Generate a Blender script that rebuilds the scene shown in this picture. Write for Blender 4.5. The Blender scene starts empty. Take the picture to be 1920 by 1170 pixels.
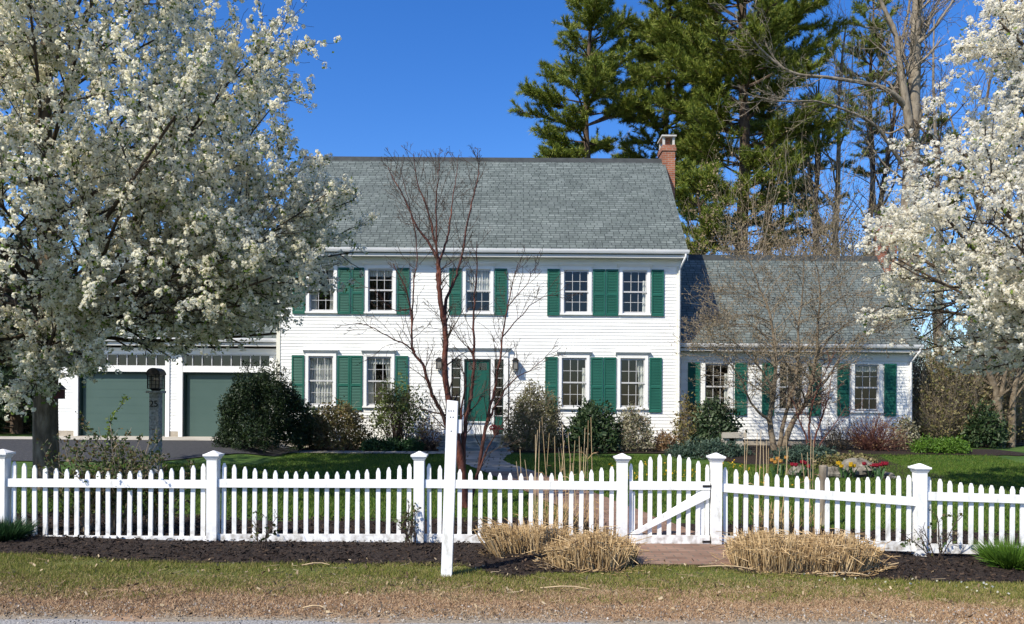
import bpy, math, random
import numpy as np
from mathutils import Vector, Matrix

S = bpy.context.scene
COL = S.collection
RND = random.Random(7)
NR = np.random.default_rng(7)
F, CX, HY, EYE, ROLL = 1450.0, 960.0, 745.0, 1.75, math.radians(0.4)
CR, SR = math.cos(ROLL), math.sin(ROLL)

def at(px, py, Y):
    """point at depth Y that the photograph shows at pixel (px, py)"""
    dx, dy = px - CX, py - HY
    ux, uy = dx * CR + dy * SR, -dx * SR + dy * CR
    return (ux / F * Y, Y, EYE - uy / F * Y)

def sm(t):
    t = min(1.0, max(0.0, t))
    return t * t * (3 - 2 * t)

def gz(x, y):
    z = 0.34 * sm((y - 18.5) / 6) * sm((-6.6 - x) / 1.2)
    z += 0.10 * sm((y - 20.5) / 3.0) * sm((x + 7.2) / 1.0)
    z += 0.10 * sm((y - 20.5) / 3.0) * sm((x - 5.5) / 1.0)
    z -= 0.13 * sm((x - 2.9) / 2.4) * sm((17 - y) / 6)
    z += 0.045 * sm((-3.5 - x) / 2.5) * sm((16 - y) / 5) * sm((y - 7.0) / 1.5)
    return z

# ------------------------------------------------------------------ mesh collector
ORG = {}
class MB:
    def __init__(self):
        self.V = []; self.Fa = []; self.n = 0
    def add(self, v, f, m=0):
        v = np.asarray(v, dtype=np.float32).reshape(-1, 3)
        f = np.asarray(f, dtype=np.int64)
        if f.ndim == 1: f = f.reshape(1, -1)
        self.V.append(v); self.Fa.append((f + self.n, m)); self.n += len(v)
    def box(self, x0, x1, y0, y1, z0, z1, m=0):
        v = [(x0,y0,z0),(x1,y0,z0),(x1,y1,z0),(x0,y1,z0),(x0,y0,z1),(x1,y0,z1),(x1,y1,z1),(x0,y1,z1)]
        self.add(v, [(0,3,2,1),(4,5,6,7),(0,1,5,4),(1,2,6,5),(2,3,7,6),(3,0,4,7)], m)
    def frustum(self, cx, cy, z0, z1, ax, ay, bx, by, m=0):
        v = [(cx-ax,cy-ay,z0),(cx+ax,cy-ay,z0),(cx+ax,cy+ay,z0),(cx-ax,cy+ay,z0),
             (cx-bx,cy-by,z1),(cx+bx,cy-by,z1),(cx+bx,cy+by,z1),(cx-bx,cy+by,z1)]
        self.add(v, [(0,3,2,1),(4,5,6,7),(0,1,5,4),(1,2,6,5),(2,3,7,6),(3,0,4,7)], m)
    def prism(self, poly, axis, a, b, m=0):
        """poly: 2D outline; axis 'x': outline in (y,z) swept a..b in x; 'y': outline (x,z); 'z': (x,y)"""
        n = len(poly)
        def P(p, t):
            return (t, p[0], p[1]) if axis == 'x' else (p[0], t, p[1]) if axis == 'y' else (p[0], p[1], t)
        v = [P(p, a) for p in poly] + [P(p, b) for p in poly]
        self.add(v, [list(range(n))[::-1]], m)
        self.Fa.append((np.array([list(range(n, 2*n))]) + self.n - 2*n, m))
        self.Fa.append((np.array([(i, (i+1) % n, n+(i+1) % n, n+i) for i in range(n)]) + self.n - 2*n, m))
    def bar(self, p, q, w, h, m=0):
        p, q = Vector(p), Vector(q); d = (q - p).normalized()
        u = d.cross(Vector((0,0,1)))
        if u.length < 1e-3: u = Vector((1,0,0))
        u.normalize(); v = u.cross(d)
        a, b = u * w/2, v * h/2
        c = [p-a-b, p+a-b, p+a+b, p-a+b, q-a-b, q+a-b, q+a+b, q-a+b]
        self.add([tuple(x) for x in c], [(0,3,2,1),(4,5,6,7),(0,1,5,4),(1,2,6,5),(2,3,7,6),(3,0,4,7)], m)
    def tubes(self, P, R, sides=4, m=0):
        """P (B,n,3), R (B,n): B tubes at once"""
        P = np.asarray(P, dtype=np.float64); R = np.asarray(R, dtype=np.float64)
        B, n, _ = P.shape
        T = np.gradient(P, axis=1)
        T /= np.linalg.norm(T, axis=2, keepdims=True) + 1e-9
        ov = np.abs(P[:, -1] - P[:, 0])
        ref = np.eye(3)[np.argmin(ov, axis=1)][:, None, :]
        U = np.cross(T, np.broadcast_to(ref, T.shape)); U /= np.linalg.norm(U, axis=2, keepdims=True) + 1e-9
        W = np.cross(T, U)
        a = np.arange(sides) * 2 * math.pi / sides
        ring = U[:, :, None, :] * np.cos(a)[None, None, :, None] + W[:, :, None, :] * np.sin(a)[None, None, :, None]
        V = P[:, :, None, :] + ring * R[:, :, None, None]
        i = np.arange(n - 1)[:, None] * sides; j = np.arange(sides)[None, :]; k = (j + 1) % sides
        q = np.stack([i + j, i + k, i + sides + k, i + sides + j], axis=-1).reshape(-1, 4)
        f = (q[None] + (np.arange(B) * n * sides)[:, None, None]).reshape(-1, 4)
        self.add(V.reshape(-1, 3), f, m)
    def tube(self, pts, rad, sides=8, m=0):
        if not hasattr(rad, '__len__'): rad = [rad] * len(pts)
        self.tubes([pts], [rad], sides, m)
    def lathe(self, c, prof, sides=16, m=0):
        a = np.arange(sides) * 2 * math.pi / sides
        V = np.array([[(c[0] + r*math.cos(t), c[1] + r*math.sin(t), c[2] + z) for t in a] for r, z in prof]).reshape(-1, 3)
        n = len(prof); i = np.arange(n-1)[:, None]*sides; j = np.arange(sides)[None]; k = (j+1) % sides
        self.add(V, np.stack([i+j, i+k, i+sides+k, i+sides+j], axis=-1).reshape(-1, 4), m)
        self.Fa.append((np.array([list(range(sides))]) + self.n - n*sides + (n-1)*sides, m))
    def quads(self, C, U, W, m=0):
        """one quad per row: centre C, half axes U, W"""
        V = np.stack([C-U-W, C+U-W, C+U+W, C-U+W], axis=1).reshape(-1, 3)
        self.add(V, np.arange(len(C)*4).reshape(-1, 4), m)
    def tris(self, A, Bv, C, m=0):
        V = np.stack([A, Bv, C], axis=1).reshape(-1, 3)
        self.add(V, np.arange(len(A)*3).reshape(-1, 3), m)
    def build(self, name, mats, parent=None, org=None, smooth=False):
        o3 = ORG[parent.name] if parent is not None else (org or (0, 0, 0))
        V = np.concatenate(self.V) - np.array(o3, dtype=np.float32)
        me = bpy.data.meshes.new(name)
        me.vertices.add(len(V)); me.vertices.foreach_set('co', V.astype(np.float32).ravel())
        tot = np.concatenate([np.full(len(f), f.shape[1]) for f, _ in self.Fa])
        idx = np.concatenate([f.ravel() for f, _ in self.Fa])
        mi = np.concatenate([np.full(len(f), m) for f, m in self.Fa])
        st = np.concatenate([[0], np.cumsum(tot)[:-1]])
        me.loops.add(len(idx)); me.loops.foreach_set('vertex_index', idx.astype(np.int32))
        me.polygons.add(len(tot)); me.polygons.foreach_set('loop_start', st.astype(np.int32))
        me.polygons.foreach_set('loop_total', tot.astype(np.int32))
        me.polygons.foreach_set('material_index', mi.astype(np.int32))
        me.polygons.foreach_set('use_smooth', np.full(len(tot), bool(smooth)))
        me.update(calc_edges=True); me.validate()
        for mt in (mats if isinstance(mats, (list, tuple)) else [mats]): me.materials.append(mt)
        o = bpy.data.objects.new(name, me); COL.objects.link(o)
        if parent is not None: o.parent = parent
        else: o.location = o3
        ORG[o.name] = o3
        return o

def tag(o, label=None, cat=None, group=None, kind=None):
    if label: o['label'] = label
    if cat: o['category'] = cat
    if group: o['group'] = group
    if kind: o['kind'] = kind
    return o

def thing(name, loc, label, cat, group=None):
    o = bpy.data.objects.new(name, None); COL.objects.link(o); o.location = loc
    o.empty_display_size = 0.2
    ORG[o.name] = tuple(loc)
    return tag(o, label, cat, group)

# ------------------------------------------------------------------ materials
def newmat(name):
    m = bpy.data.materials.new(name); m.use_nodes = True
    nt = m.node_tree; b = nt.nodes['Principled BSDF']
    return m, nt, b

def ramp(nt, cols, lo=0.3, hi=0.7):
    r = nt.nodes.new('ShaderNodeValToRGB'); e = r.color_ramp.elements
    while len(e) < len(cols): e.new(0.5)
    for i, c in enumerate(cols):
        e[i].position = lo + (hi - lo) * i / max(1, len(cols) - 1)
        e[i].color = (*c, 1)
    return r

def mat(name, cols, scale=4, rough=.7, bump=0, bscale=None, island=False, transl=0, spec=.3, stretch=None, lo=.3, hi=.7, metal=0):
    m, nt, b = newmat(name)
    b.inputs['Roughness'].default_value = rough
    b.inputs['Specular IOR Level'].default_value = spec
    b.inputs['Metallic'].default_value = metal
    L = nt.links.new
    tc = nt.nodes.new('ShaderNodeTexCoord'); vec = tc.outputs['Object']
    if stretch:
        mp = nt.nodes.new('ShaderNodeMapping'); mp.inputs['Scale'].default_value = stretch
        L(vec, mp.inputs['Vector']); vec = mp.outputs['Vector']
    if len(cols) == 1:
        b.inputs['Base Color'].default_value = (*cols[0], 1); colout = None
    else:
        if island:
            g = nt.nodes.new('ShaderNodeNewGeometry'); fac = g.outputs['Random Per Island']; lo, hi = 0.0, 1.0
        else:
            n = nt.nodes.new('ShaderNodeTexNoise'); n.inputs['Scale'].default_value = scale; n.inputs['Detail'].default_value = 6
            L(vec, n.inputs['Vector']); fac = n.outputs['Fac']
        r = ramp(nt, cols, lo, hi); L(fac, r.inputs['Fac']); colout = r.outputs['Color']
        L(colout, b.inputs['Base Color'])
    if bump:
        n2 = nt.nodes.new('ShaderNodeTexNoise'); n2.inputs['Scale'].default_value = bscale or scale*4; n2.inputs['Detail'].default_value = 5
        L(vec, n2.inputs['Vector'])
        bp = nt.nodes.new('ShaderNodeBump'); bp.inputs['Strength'].default_value = bump; bp.inputs['Distance'].default_value = .05
        L(n2.outputs['Fac'], bp.inputs['Height']); L(bp.outputs['Normal'], b.inputs['Normal'])
    if transl:
        t = nt.nodes.new('ShaderNodeBsdfTranslucent'); mx = nt.nodes.new('ShaderNodeMixShader')
        mx.inputs[0].default_value = transl
        if colout: L(colout, t.inputs['Color'])
        else: t.inputs['Color'].default_value = (*cols[0], 1)
        L(b.outputs[0], mx.inputs[1]); L(t.outputs[0], mx.inputs[2])
        L(mx.outputs[0], nt.nodes['Material Output'].inputs['Surface'])
    return m

def brickmat(name, c1, c2, mortar, w, h, mw, slope=None, rough=.85, bump=.4, spots=None, swap=None):
    """brick texture laid in metres; slope = (cos, sin) measures height along a pitched plane"""
    m, nt, b = newmat(name); L = nt.links.new
    b.inputs['Roughness'].default_value = rough; b.inputs['Specular IOR Level'].default_value = .25
    tc = nt.nodes.new('ShaderNodeTexCoord'); sp = nt.nodes.new('ShaderNodeSeparateXYZ'); L(tc.outputs['Object'], sp.inputs[0])
    cb = nt.nodes.new('ShaderNodeCombineXYZ')
    if swap == 'z':   # horizontal paving
        L(sp.outputs['X'], cb.inputs['X']); L(sp.outputs['Y'], cb.inputs['Y'])
    else:
        ad = nt.nodes.new('ShaderNodeMath'); ad.operation = 'ADD'
        if slope is None:
            L(sp.outputs['X'], ad.inputs[0]); L(sp.outputs['Y'], ad.inputs[1]); L(ad.outputs[0], cb.inputs['X']); L(sp.outputs['Z'], cb.inputs['Y'])
        else:
            dp = nt.nodes.new('ShaderNodeVectorMath'); dp.operation = 'DOT_PRODUCT'; dp.inputs[1].default_value = (0, slope[0], slope[1])
            L(tc.outputs['Object'], dp.inputs[0]); L(sp.outputs['X'], cb.inputs['X']); L(dp.outputs['Value'], cb.inputs['Y'])
    bt = nt.nodes.new('ShaderNodeTexBrick'); bt.offset = .5; bt.squash = 1
    for k, v in (('Color1', c1), ('Color2', c2), ('Mortar', mortar)): bt.inputs[k].default_value = (*v, 1)
    for k, v in (('Scale', 1), ('Mortar Size', mw), ('Mortar Smooth', .1), ('Bias', 0), ('Brick Width', w), ('Row Height', h)): bt.inputs[k].default_value = v
    L(cb.outputs[0], bt.inputs['Vector'])
    n = nt.nodes.new('ShaderNodeTexNoise'); n.inputs['Scale'].default_value = spots or 1.2; n.inputs['Detail'].default_value = 8
    L(tc.outputs['Object'], n.inputs['Vector'])
    r = ramp(nt, [(.72,.72,.72), (1.2,1.2,1.2)], .3, .7); L(n.outputs['Fac'], r.inputs['Fac'])
    mx = nt.nodes.new('ShaderNodeMix'); mx.data_type = 'RGBA'; mx.blend_type = 'MULTIPLY'; mx.inputs['Factor'].default_value = 1
    L(bt.outputs['Color'], mx.inputs['A']); L(r.outputs['Color'], mx.inputs['B']); L(mx.outputs['Result'], b.inputs['Base Color'])
    bp = nt.nodes.new('ShaderNodeBump'); bp.inputs['Strength'].default_value = bump; bp.inputs['Distance'].default_value = .02; bp.invert = True
    L(bt.outputs['Fac'], bp.inputs['Height']); L(bp.outputs['Normal'], b.inputs['Normal'])
    return m

def shinglemat(name, cs, sn):
    """laminated asphalt shingles: rows with random light and dark tabs"""
    m, nt, b = newmat(name); L = nt.links.new
    b.inputs['Roughness'].default_value = .9; b.inputs['Specular IOR Level'].default_value = .2
    tc = nt.nodes.new('ShaderNodeTexCoord'); sp = nt.nodes.new('ShaderNodeSeparateXYZ'); L(tc.outputs['Object'], sp.inputs[0])
    dp = nt.nodes.new('ShaderNodeVectorMath'); dp.operation = 'DOT_PRODUCT'; dp.inputs[1].default_value = (0, cs, sn); L(tc.outputs['Object'], dp.inputs[0])
    cb = nt.nodes.new('ShaderNodeCombineXYZ'); L(sp.outputs['X'], cb.inputs['X']); L(dp.outputs['Value'], cb.inputs['Y'])
    def bricks(w, h, c1, c2, mo, off):
        bt = nt.nodes.new('ShaderNodeTexBrick'); bt.offset = off; bt.offset_frequency = 3; bt.squash = 1.4; bt.squash_frequency = 2
        for k, v in (('Color1', c1), ('Color2', c2), ('Mortar', mo)): bt.inputs[k].default_value = (*v, 1)
        for k, v in (('Scale', 1), ('Mortar Size', .012), ('Mortar Smooth', .3), ('Bias', -.1), ('Brick Width', w), ('Row Height', h)): bt.inputs[k].default_value = v
        L(cb.outputs[0], bt.inputs['Vector']); return bt
    H = .128
    b1 = bricks(.21, H, (.128,.150,.139), (.174,.198,.186), (.042,.052,.050), .37)
    b2 = bricks(.33, H, (.62,.63,.64), (1.06,1.06,1.06), (.9,.9,.9), .61)
    mx = nt.nodes.new('ShaderNodeMix'); mx.data_type = 'RGBA'; mx.blend_type = 'MULTIPLY'; mx.inputs['Factor'].default_value = .85
    L(b1.outputs['Color'], mx.inputs['A']); L(b2.outputs['Color'], mx.inputs['B'])
    n = nt.nodes.new('ShaderNodeTexNoise'); n.inputs['Scale'].default_value = 1.1; n.inputs['Detail'].default_value = 9; n.inputs['Roughness'].default_value = .7
    L(tc.outputs['Object'], n.inputs['Vector'])
    r = ramp(nt, [(.88,.89,.90), (1.08,1.08,1.08)], .3, .7); L(n.outputs['Fac'], r.inputs['Fac'])
    m2 = nt.nodes.new('ShaderNodeMix'); m2.data_type = 'RGBA'; m2.blend_type = 'MULTIPLY'; m2.inputs['Factor'].default_value = 1
    L(mx.outputs['Result'], m2.inputs['A']); L(r.outputs['Color'], m2.inputs['B']); L(m2.outputs['Result'], b.inputs['Base Color'])
    bp = nt.nodes.new('ShaderNodeBump'); bp.inputs['Strength'].default_value = .5; bp.inputs['Distance'].default_value = .015; bp.invert = True
    L(b1.outputs['Fac'], bp.inputs['Height']); L(bp.outputs['Normal'], b.inputs['Normal'])
    return m

def glassmat():
    m, nt, b = newmat('window_glass'); L = nt.links.new
    nt.nodes.remove(b)
    t = nt.nodes.new('ShaderNodeBsdfTransparent'); t.inputs['Color'].default_value = (.80,.83,.82,1)
    g = nt.nodes.new('ShaderNodeBsdfGlossy'); g.inputs['Roughness'].default_value = .02
    lw = nt.nodes.new('ShaderNodeLayerWeight'); pw = nt.nodes.new('ShaderNodeMath'); pw.operation = 'POWER'; pw.inputs[1].default_value = 5; L(lw.outputs['Facing'], pw.inputs[0])
    fr = nt.nodes.new('ShaderNodeMath'); fr.operation = 'MULTIPLY_ADD'; fr.inputs[1].default_value = .9; fr.inputs[2].default_value = .055; L(pw.outputs[0], fr.inputs[0])
    n = nt.nodes.new('ShaderNodeTexNoise'); n.inputs['Scale'].default_value = 1.3
    bp = nt.nodes.new('ShaderNodeBump'); bp.inputs['Strength'].default_value = .04; L(n.outputs['Fac'], bp.inputs['Height']); L(bp.outputs['Normal'], g.inputs['Normal'])
    mx = nt.nodes.new('ShaderNodeMixShader'); L(fr.outputs[0], mx.inputs[0]); L(t.outputs[0], mx.inputs[1]); L(g.outputs[0], mx.inputs[2])
    L(mx.outputs[0], nt.nodes['Material Output'].inputs['Surface'])
    return m

M = {}
M['white'] = mat('white_paint', [(.74,.74,.72), (.82,.82,.80)], scale=1.5, rough=.55, bump=.08, bscale=25)
M['siding'] = mat('white_clapboard_paint', [(.70,.70,.67), (.80,.80,.77), (.83,.83,.80)], scale=2.2, rough=.6, bump=.05, bscale=18, stretch=(.4,1,3))
def paint_mat():
    """white paint with grain, grey weathering and soil splash towards the ground"""
    m, nt, b = newmat('fence_paint'); L = nt.links.new
    b.inputs['Roughness'].default_value = .55; b.inputs['Specular IOR Level'].default_value = .3
    g = nt.nodes.new('ShaderNodeNewGeometry'); sp = nt.nodes.new('ShaderNodeSeparateXYZ'); L(g.outputs['Position'], sp.inputs[0])
    mp = nt.nodes.new('ShaderNodeMapping'); mp.inputs['Scale'].default_value = (1, 1, .35); L(g.outputs['Position'], mp.inputs['Vector'])
    n = nt.nodes.new('ShaderNodeTexNoise'); n.inputs['Scale'].default_value = 9; n.inputs['Detail'].default_value = 9; n.inputs['Roughness'].default_value = .65; L(mp.outputs[0], n.inputs['Vector'])
    r = ramp(nt, [(.50,.49,.43), (.74,.74,.71), (.80,.80,.785)], .28, .52); L(n.outputs['Fac'], r.inputs['Fac'])
    mr = nt.nodes.new('ShaderNodeMapRange'); mr.inputs['From Min'].default_value = .30; mr.inputs['From Max'].default_value = 0.0; L(sp.outputs['Z'], mr.inputs['Value'])
    mu = nt.nodes.new('ShaderNodeMath'); mu.operation = 'MULTIPLY'; L(mr.outputs[0], mu.inputs[0])
    n2 = nt.nodes.new('ShaderNodeTexNoise'); n2.inputs['Scale'].default_value = 14; n2.inputs['Detail'].default_value = 8; L(g.outputs['Position'], n2.inputs['Vector'])
    r2 = ramp(nt, [(0,0,0), (1,1,1)], .42, .72); L(n2.outputs['Fac'], r2.inputs['Fac']); L(r2.outputs['Color'], mu.inputs[1])
    mx = nt.nodes.new('ShaderNodeMix'); mx.data_type = 'RGBA'; L(mu.outputs[0], mx.inputs['Factor']); L(r.outputs['Color'], mx.inputs['A']); mx.inputs['B'].default_value = (.22,.18,.13,1)
    L(mx.outputs['Result'], b.inputs['Base Color'])
    n3 = nt.nodes.new('ShaderNodeTexNoise'); n3.inputs['Scale'].default_value = 60; L(mp.outputs[0], n3.inputs['Vector'])
    bp = nt.nodes.new('ShaderNodeBump'); bp.inputs['Strength'].default_value = .15; L(n3.outputs['Fac'], bp.inputs['Height']); L(bp.outputs['Normal'], b.inputs['Normal'])
    return m
M['fence_white'] = paint_mat()
M['trim_cream'] = mat('cream_trim_paint', [(.68,.66,.55), (.76,.74,.64)], scale=2, rough=.6)
M['shutter'] = mat('green_shutter_paint', [(.010,.090,.064), (.015,.112,.080)], scale=1.5, rough=.5)
M['door_green'] = mat('green_door_paint', [(.008,.074,.054), (.011,.092,.066)], scale=1.5, rough=.4)
M['garage_green'] = mat('garage_door_paint', [(.052,.092,.079), (.061,.104,.090)], scale=1.2, rough=.5)
M['dark_green'] = mat('dark_green_paint', [(.005,.022,.018)], rough=.6)
M['sash'] = mat('sash_grey_white', [(.46,.46,.46), (.54,.54,.54)], scale=3, rough=.5)
M['muntin'] = mat('muntin_paint', [(.50,.50,.50)], rough=.5)
M['glass'] = glassmat()
M['curtain'] = mat('curtain_cloth', [(.76,.75,.71), (.84,.83,.80)], scale=6, rough=.9, transl=.1)
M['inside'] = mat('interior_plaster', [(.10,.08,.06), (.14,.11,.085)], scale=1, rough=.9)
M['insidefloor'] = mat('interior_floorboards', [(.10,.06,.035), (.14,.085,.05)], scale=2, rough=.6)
M['soffit'] = mat('soffit_paint', [(.62,.62,.60)], rough=.7)
M['ridge'] = mat('ridge_vent', [(.03,.034,.034), (.05,.055,.055)], scale=4, rough=.9)
M['gutter'] = mat('gutter_aluminium_paint', [(.70,.71,.71), (.80,.80,.80)], scale=2, rough=.35)
M['foundation'] = mat('concrete_foundation', [(.30,.26,.20), (.42,.37,.30)], scale=3, rough=.9, bump=.2)
M['brick'] = brickmat('red_brick', (.24,.075,.040), (.33,.125,.065), (.28,.22,.18), .215, .075, .008, spots=3)
M['brickpave'] = brickmat('brick_paving', (.20,.115,.078), (.27,.17,.118), (.15,.12,.09), .21, .105, .008, swap='z', spots=2.5, bump=.5)
M['stone_path'] = brickmat('stone_path', (.20,.19,.165), (.29,.27,.235), (.08,.08,.05), .62, .46, .02, swap='z', spots=2.2, bump=.5)
M['metal_dark'] = mat('black_iron', [(.012,.012,.013), (.025,.023,.022)], scale=8, rough=.5, metal=.3)
M['cap_metal'] = mat('chimney_cap_metal', [(.42,.40,.36), (.52,.50,.46)], scale=6, rough=.5)
M['lanternglass'] = mat('lantern_glass', [(.20,.19,.17)], rough=.2)
M['granite'] = mat('grey_granite', [(.17,.17,.155), (.30,.295,.275), (.42,.41,.385)], scale=22, rough=.85, bump=.5, bscale=30)
M['bluestone'] = mat('bluestone_step', [(.10,.125,.135), (.16,.185,.19)], scale=6, rough=.8, bump=.3, bscale=20)
M['concrete'] = mat('pale_concrete', [(.34,.31,.26), (.46,.43,.37)], scale=1.4, rough=.9, bump=.15, bscale=40)
M['asphalt'] = mat('old_asphalt', [(.16,.155,.15), (.27,.262,.25), (.40,.39,.375)], scale=55, rough=.95, bump=.4, bscale=90)
M['drive'] = mat('driveway_asphalt', [(.030,.031,.034), (.052,.052,.055)], scale=14, rough=.9, bump=.3, bscale=60)
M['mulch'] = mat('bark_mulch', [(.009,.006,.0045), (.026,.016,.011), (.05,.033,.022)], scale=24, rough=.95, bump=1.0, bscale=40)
M['chip'] = mat('mulch_chip', [(.008,.006,.005), (.020,.012,.009), (.030,.019,.013), (.065,.043,.028)], island=True, rough=.95)
M['lawn'] = mat('lawn_turf', [(.026,.062,.008), (.045,.095,.012), (.075,.125,.018)], scale=1.6, rough=.95, bump=.6, bscale=40)
M['litter'] = mat('leaf_litter', [(.05,.033,.018), (.10,.07,.04), (.15,.105,.06)], scale=3, rough=.95, bump=.8, bscale=20)
M['blade'] = mat('grass_blade', [(.030,.075,.006), (.058,.120,.010), (.10,.165,.018), (.15,.17,.04)], island=True, rough=.7, transl=.25)
M['verge_blade'] = mat('verge_blade', [(.085,.125,.012), (.155,.175,.026), (.24,.215,.06), (.34,.27,.12)], island=True, rough=.8, transl=.25)
M['dead_blade'] = mat('dead_blade', [(.17,.105,.055), (.29,.18,.098), (.40,.265,.155), (.46,.36,.23)], island=True, rough=.9)
M['straw'] = mat('dry_straw', [(.14,.085,.04), (.38,.25,.115), (.54,.38,.19), (.66,.50,.29)], island=True, rough=.75, transl=.15)
M['cane'] = mat('dry_cane', [(.36,.25,.13), (.52,.40,.24)], island=True, rough=.7)
M['bark'] = mat('pear_bark', [(.05,.038,.026), (.12,.09,.06), (.22,.175,.125)], scale=9, rough=.95, bump=1.0, bscale=16, stretch=(1,1,.3))
M['bark_limb'] = mat('pear_limb_bark', [(.028,.021,.015), (.070,.052,.035), (.12,.09,.065)], scale=9, rough=.95, bump=.8)
M['rock'] = mat('field_stone', [(.07,.065,.05), (.15,.135,.11), (.25,.23,.19)], scale=7, rough=.9, bump=.7, bscale=16)
M['bark_red'] = mat('peeling_red_bark', [(.028,.010,.008), (.065,.019,.012), (.13,.040,.022)], scale=8, rough=.6, bump=.8, bscale=14, stretch=(1,1,.5))
M['bark_pale'] = mat('pale_grey_bark', [(.12,.10,.075), (.22,.185,.14), (.30,.26,.20)], scale=5, rough=.9, bump=.5, bscale=14, stretch=(1,1,.4))
M['bark_dog'] = mat('dogwood_bark', [(.085,.065,.042), (.16,.125,.085), (.22,.18,.13)], scale=7, rough=.9, bump=.4)
M['bark_brown'] = mat('brown_pine_bark', [(.045,.031,.022), (.095,.066,.045), (.15,.11,.078)], scale=5, rough=.95, bump=.8, stretch=(1,1,.4))
M['twig_dark'] = mat('dark_twig', [(.035,.024,.018), (.075,.052,.038)], scale=3, rough=.9)
M['twig_tan'] = mat('tan_twig', [(.17,.14,.10), (.26,.215,.155)], scale=3, rough=.9)
M['twig_red'] = mat('red_twig', [(.07,.026,.020), (.13,.055,.040)], scale=3, rough=.8)
M['petal'] = mat('pear_blossom', [(.78,.73,.56), (.88,.85,.71), (.91,.89,.80), (.85,.83,.60)], island=True, rough=.8, transl=.62, spec=.1)
M['petal_cream'] = mat('cream_pear_blossom', [(.82,.77,.62), (.89,.86,.75), (.91,.89,.82)], island=True, rough=.8, transl=.60, spec=.1)
M['newleaf'] = mat('young_leaf', [(.07,.12,.016), (.13,.20,.030), (.20,.25,.045)], island=True, rough=.6, transl=.35)
M['needle'] = mat('pine_needle', [(.065,.11,.015), (.135,.185,.022), (.21,.25,.034), (.28,.285,.055)], island=True, rough=.6, transl=.15)
M['needle_dark'] = mat('dark_needle', [(.008,.020,.008), (.016,.036,.011), (.028,.052,.014)], island=True, rough=.6)
M['bud'] = mat('dogwood_bud', [(.14,.10,.06), (.21,.155,.09), (.22,.19,.10)], island=True, rough=.8)
# ------------------------------------------------------------------ ground sheets
def sheet(name, m, xs, lo, hi, dz, rows=8, label=None):
    mb = MB(); V = []
    for x in xs:
        a, b = lo(x), hi(x)
        for j in range(rows + 1):
            y = a + (b - a) * j / rows
            V.append((x, y, gz(x, y) + dz))
    n = rows + 1; f = []
    for i in range(len(xs) - 1):
        for j in range(rows):
            f.append((i*n+j, (i+1)*n+j, (i+1)*n+j+1, i*n+j+1))
    mb.add(V, f)
    return tag(mb.build(name, m, smooth=True), kind='structure')

def wob(seed, amp, freq=1.0):
    r = random.Random(seed); ph = [(r.uniform(0, 6.3), freq * r.uniform(.6, 1.4) * (k+1) ** 1.3, amp / (k+1)) for k in range(6)]
    return lambda x: sum(a * math.sin(f * x + p) for p, f, a in ph)

def lin(*pts):
    def f(x):
        if x <= pts[0][0]: return pts[0][1]
        for (x0, y0), (x1, y1) in zip(pts, pts[1:]):
            if x <= x1: return y0 + (y1 - y0) * (x - x0) / (x1 - x0)
        return pts[-1][1]
    return f
ar = lambda a, b, s: list(np.arange(a, b + s/2, s))

xs = [-400, -200, -100, -60] + ar(-40, 40, .5) + [60, 100, 200, 400]
ys = [-60, -20] + ar(-8, 44, .5) + [60, 100, 200, 500]
mb = MB()
V = [(x, y, gz(x, y)) for x in xs for y in ys]; n = len(ys)
mb.add(V, [(i*n+j, (i+1)*n+j, (i+1)*n+j+1, i*n+j+1) for i in range(len(xs)-1) for j in range(n-1)])
tag(mb.build('lawn', M['lawn'], smooth=True), kind='structure')

def verge_mat():
    m, nt, b = newmat('verge_turf'); L = nt.links.new
    b.inputs['Roughness'].default_value = .95
    tc = nt.nodes.new('ShaderNodeTexCoord'); sp = nt.nodes.new('ShaderNodeSeparateXYZ'); L(tc.outputs['Object'], sp.inputs[0])
    n = nt.nodes.new('ShaderNodeTexNoise'); n.inputs['Scale'].default_value = 1.4; n.inputs['Detail'].default_value = 8; L(tc.outputs['Object'], n.inputs['Vector'])
    md = nt.nodes.new('ShaderNodeMath'); md.operation = 'MULTIPLY_ADD'; md.inputs[1].default_value = 2.2; md.inputs[2].default_value = -1.1; L(n.outputs['Fac'], md.inputs[0])
    a = nt.nodes.new('ShaderNodeMath'); a.operation = 'ADD'; L(sp.outputs['Y'], a.inputs[0]); L(md.outputs[0], a.inputs[1])
    mr = nt.nodes.new('ShaderNodeMapRange'); mr.inputs['From Min'].default_value = 6.0; mr.inputs['From Max'].default_value = 8.0; L(a.outputs[0], mr.inputs['Value'])
    r = ramp(nt, [(.26,.215,.155), (.30,.19,.11), (.27,.17,.092), (.14,.135,.038), (.10,.12,.022)], .02, .75)
    L(mr.outputs[0], r.inputs['Fac'])
    n3 = nt.nodes.new('ShaderNodeTexNoise'); n3.inputs['Scale'].default_value = 45; n3.inputs['Detail'].default_value = 4; L(tc.outputs['Object'], n3.inputs['Vector'])
    r3 = ramp(nt, [(.5,.5,.5), (1.35,1.35,1.35)], .3, .7); L(n3.outputs['Fac'], r3.inputs['Fac'])
    mx = nt.nodes.new('ShaderNodeMix'); mx.data_type = 'RGBA'; mx.blend_type = 'MULTIPLY'; mx.inputs['Factor'].default_value = 1
    L(r.outputs['Color'], mx.inputs['A']); L(r3.outputs['Color'], mx.inputs['B']); L(mx.outputs['Result'], b.inputs['Base Color'])
    bp = nt.nodes.new('ShaderNodeBump'); bp.inputs['Strength'].default_value = .9; L(n3.outputs['Fac'], bp.inputs['Height']); L(bp.outputs['Normal'], b.inputs['Normal'])
    return m
xw = ar(-30, 30, .25)
w1, w2, w3 = wob(1, .05, 2.5), wob(2, .07, 1.5), wob(3, .10, 1.1)
sheet('verge', verge_mat(), xw, lambda x: 5.6, lambda x: 8.6, .012, 12)
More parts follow.
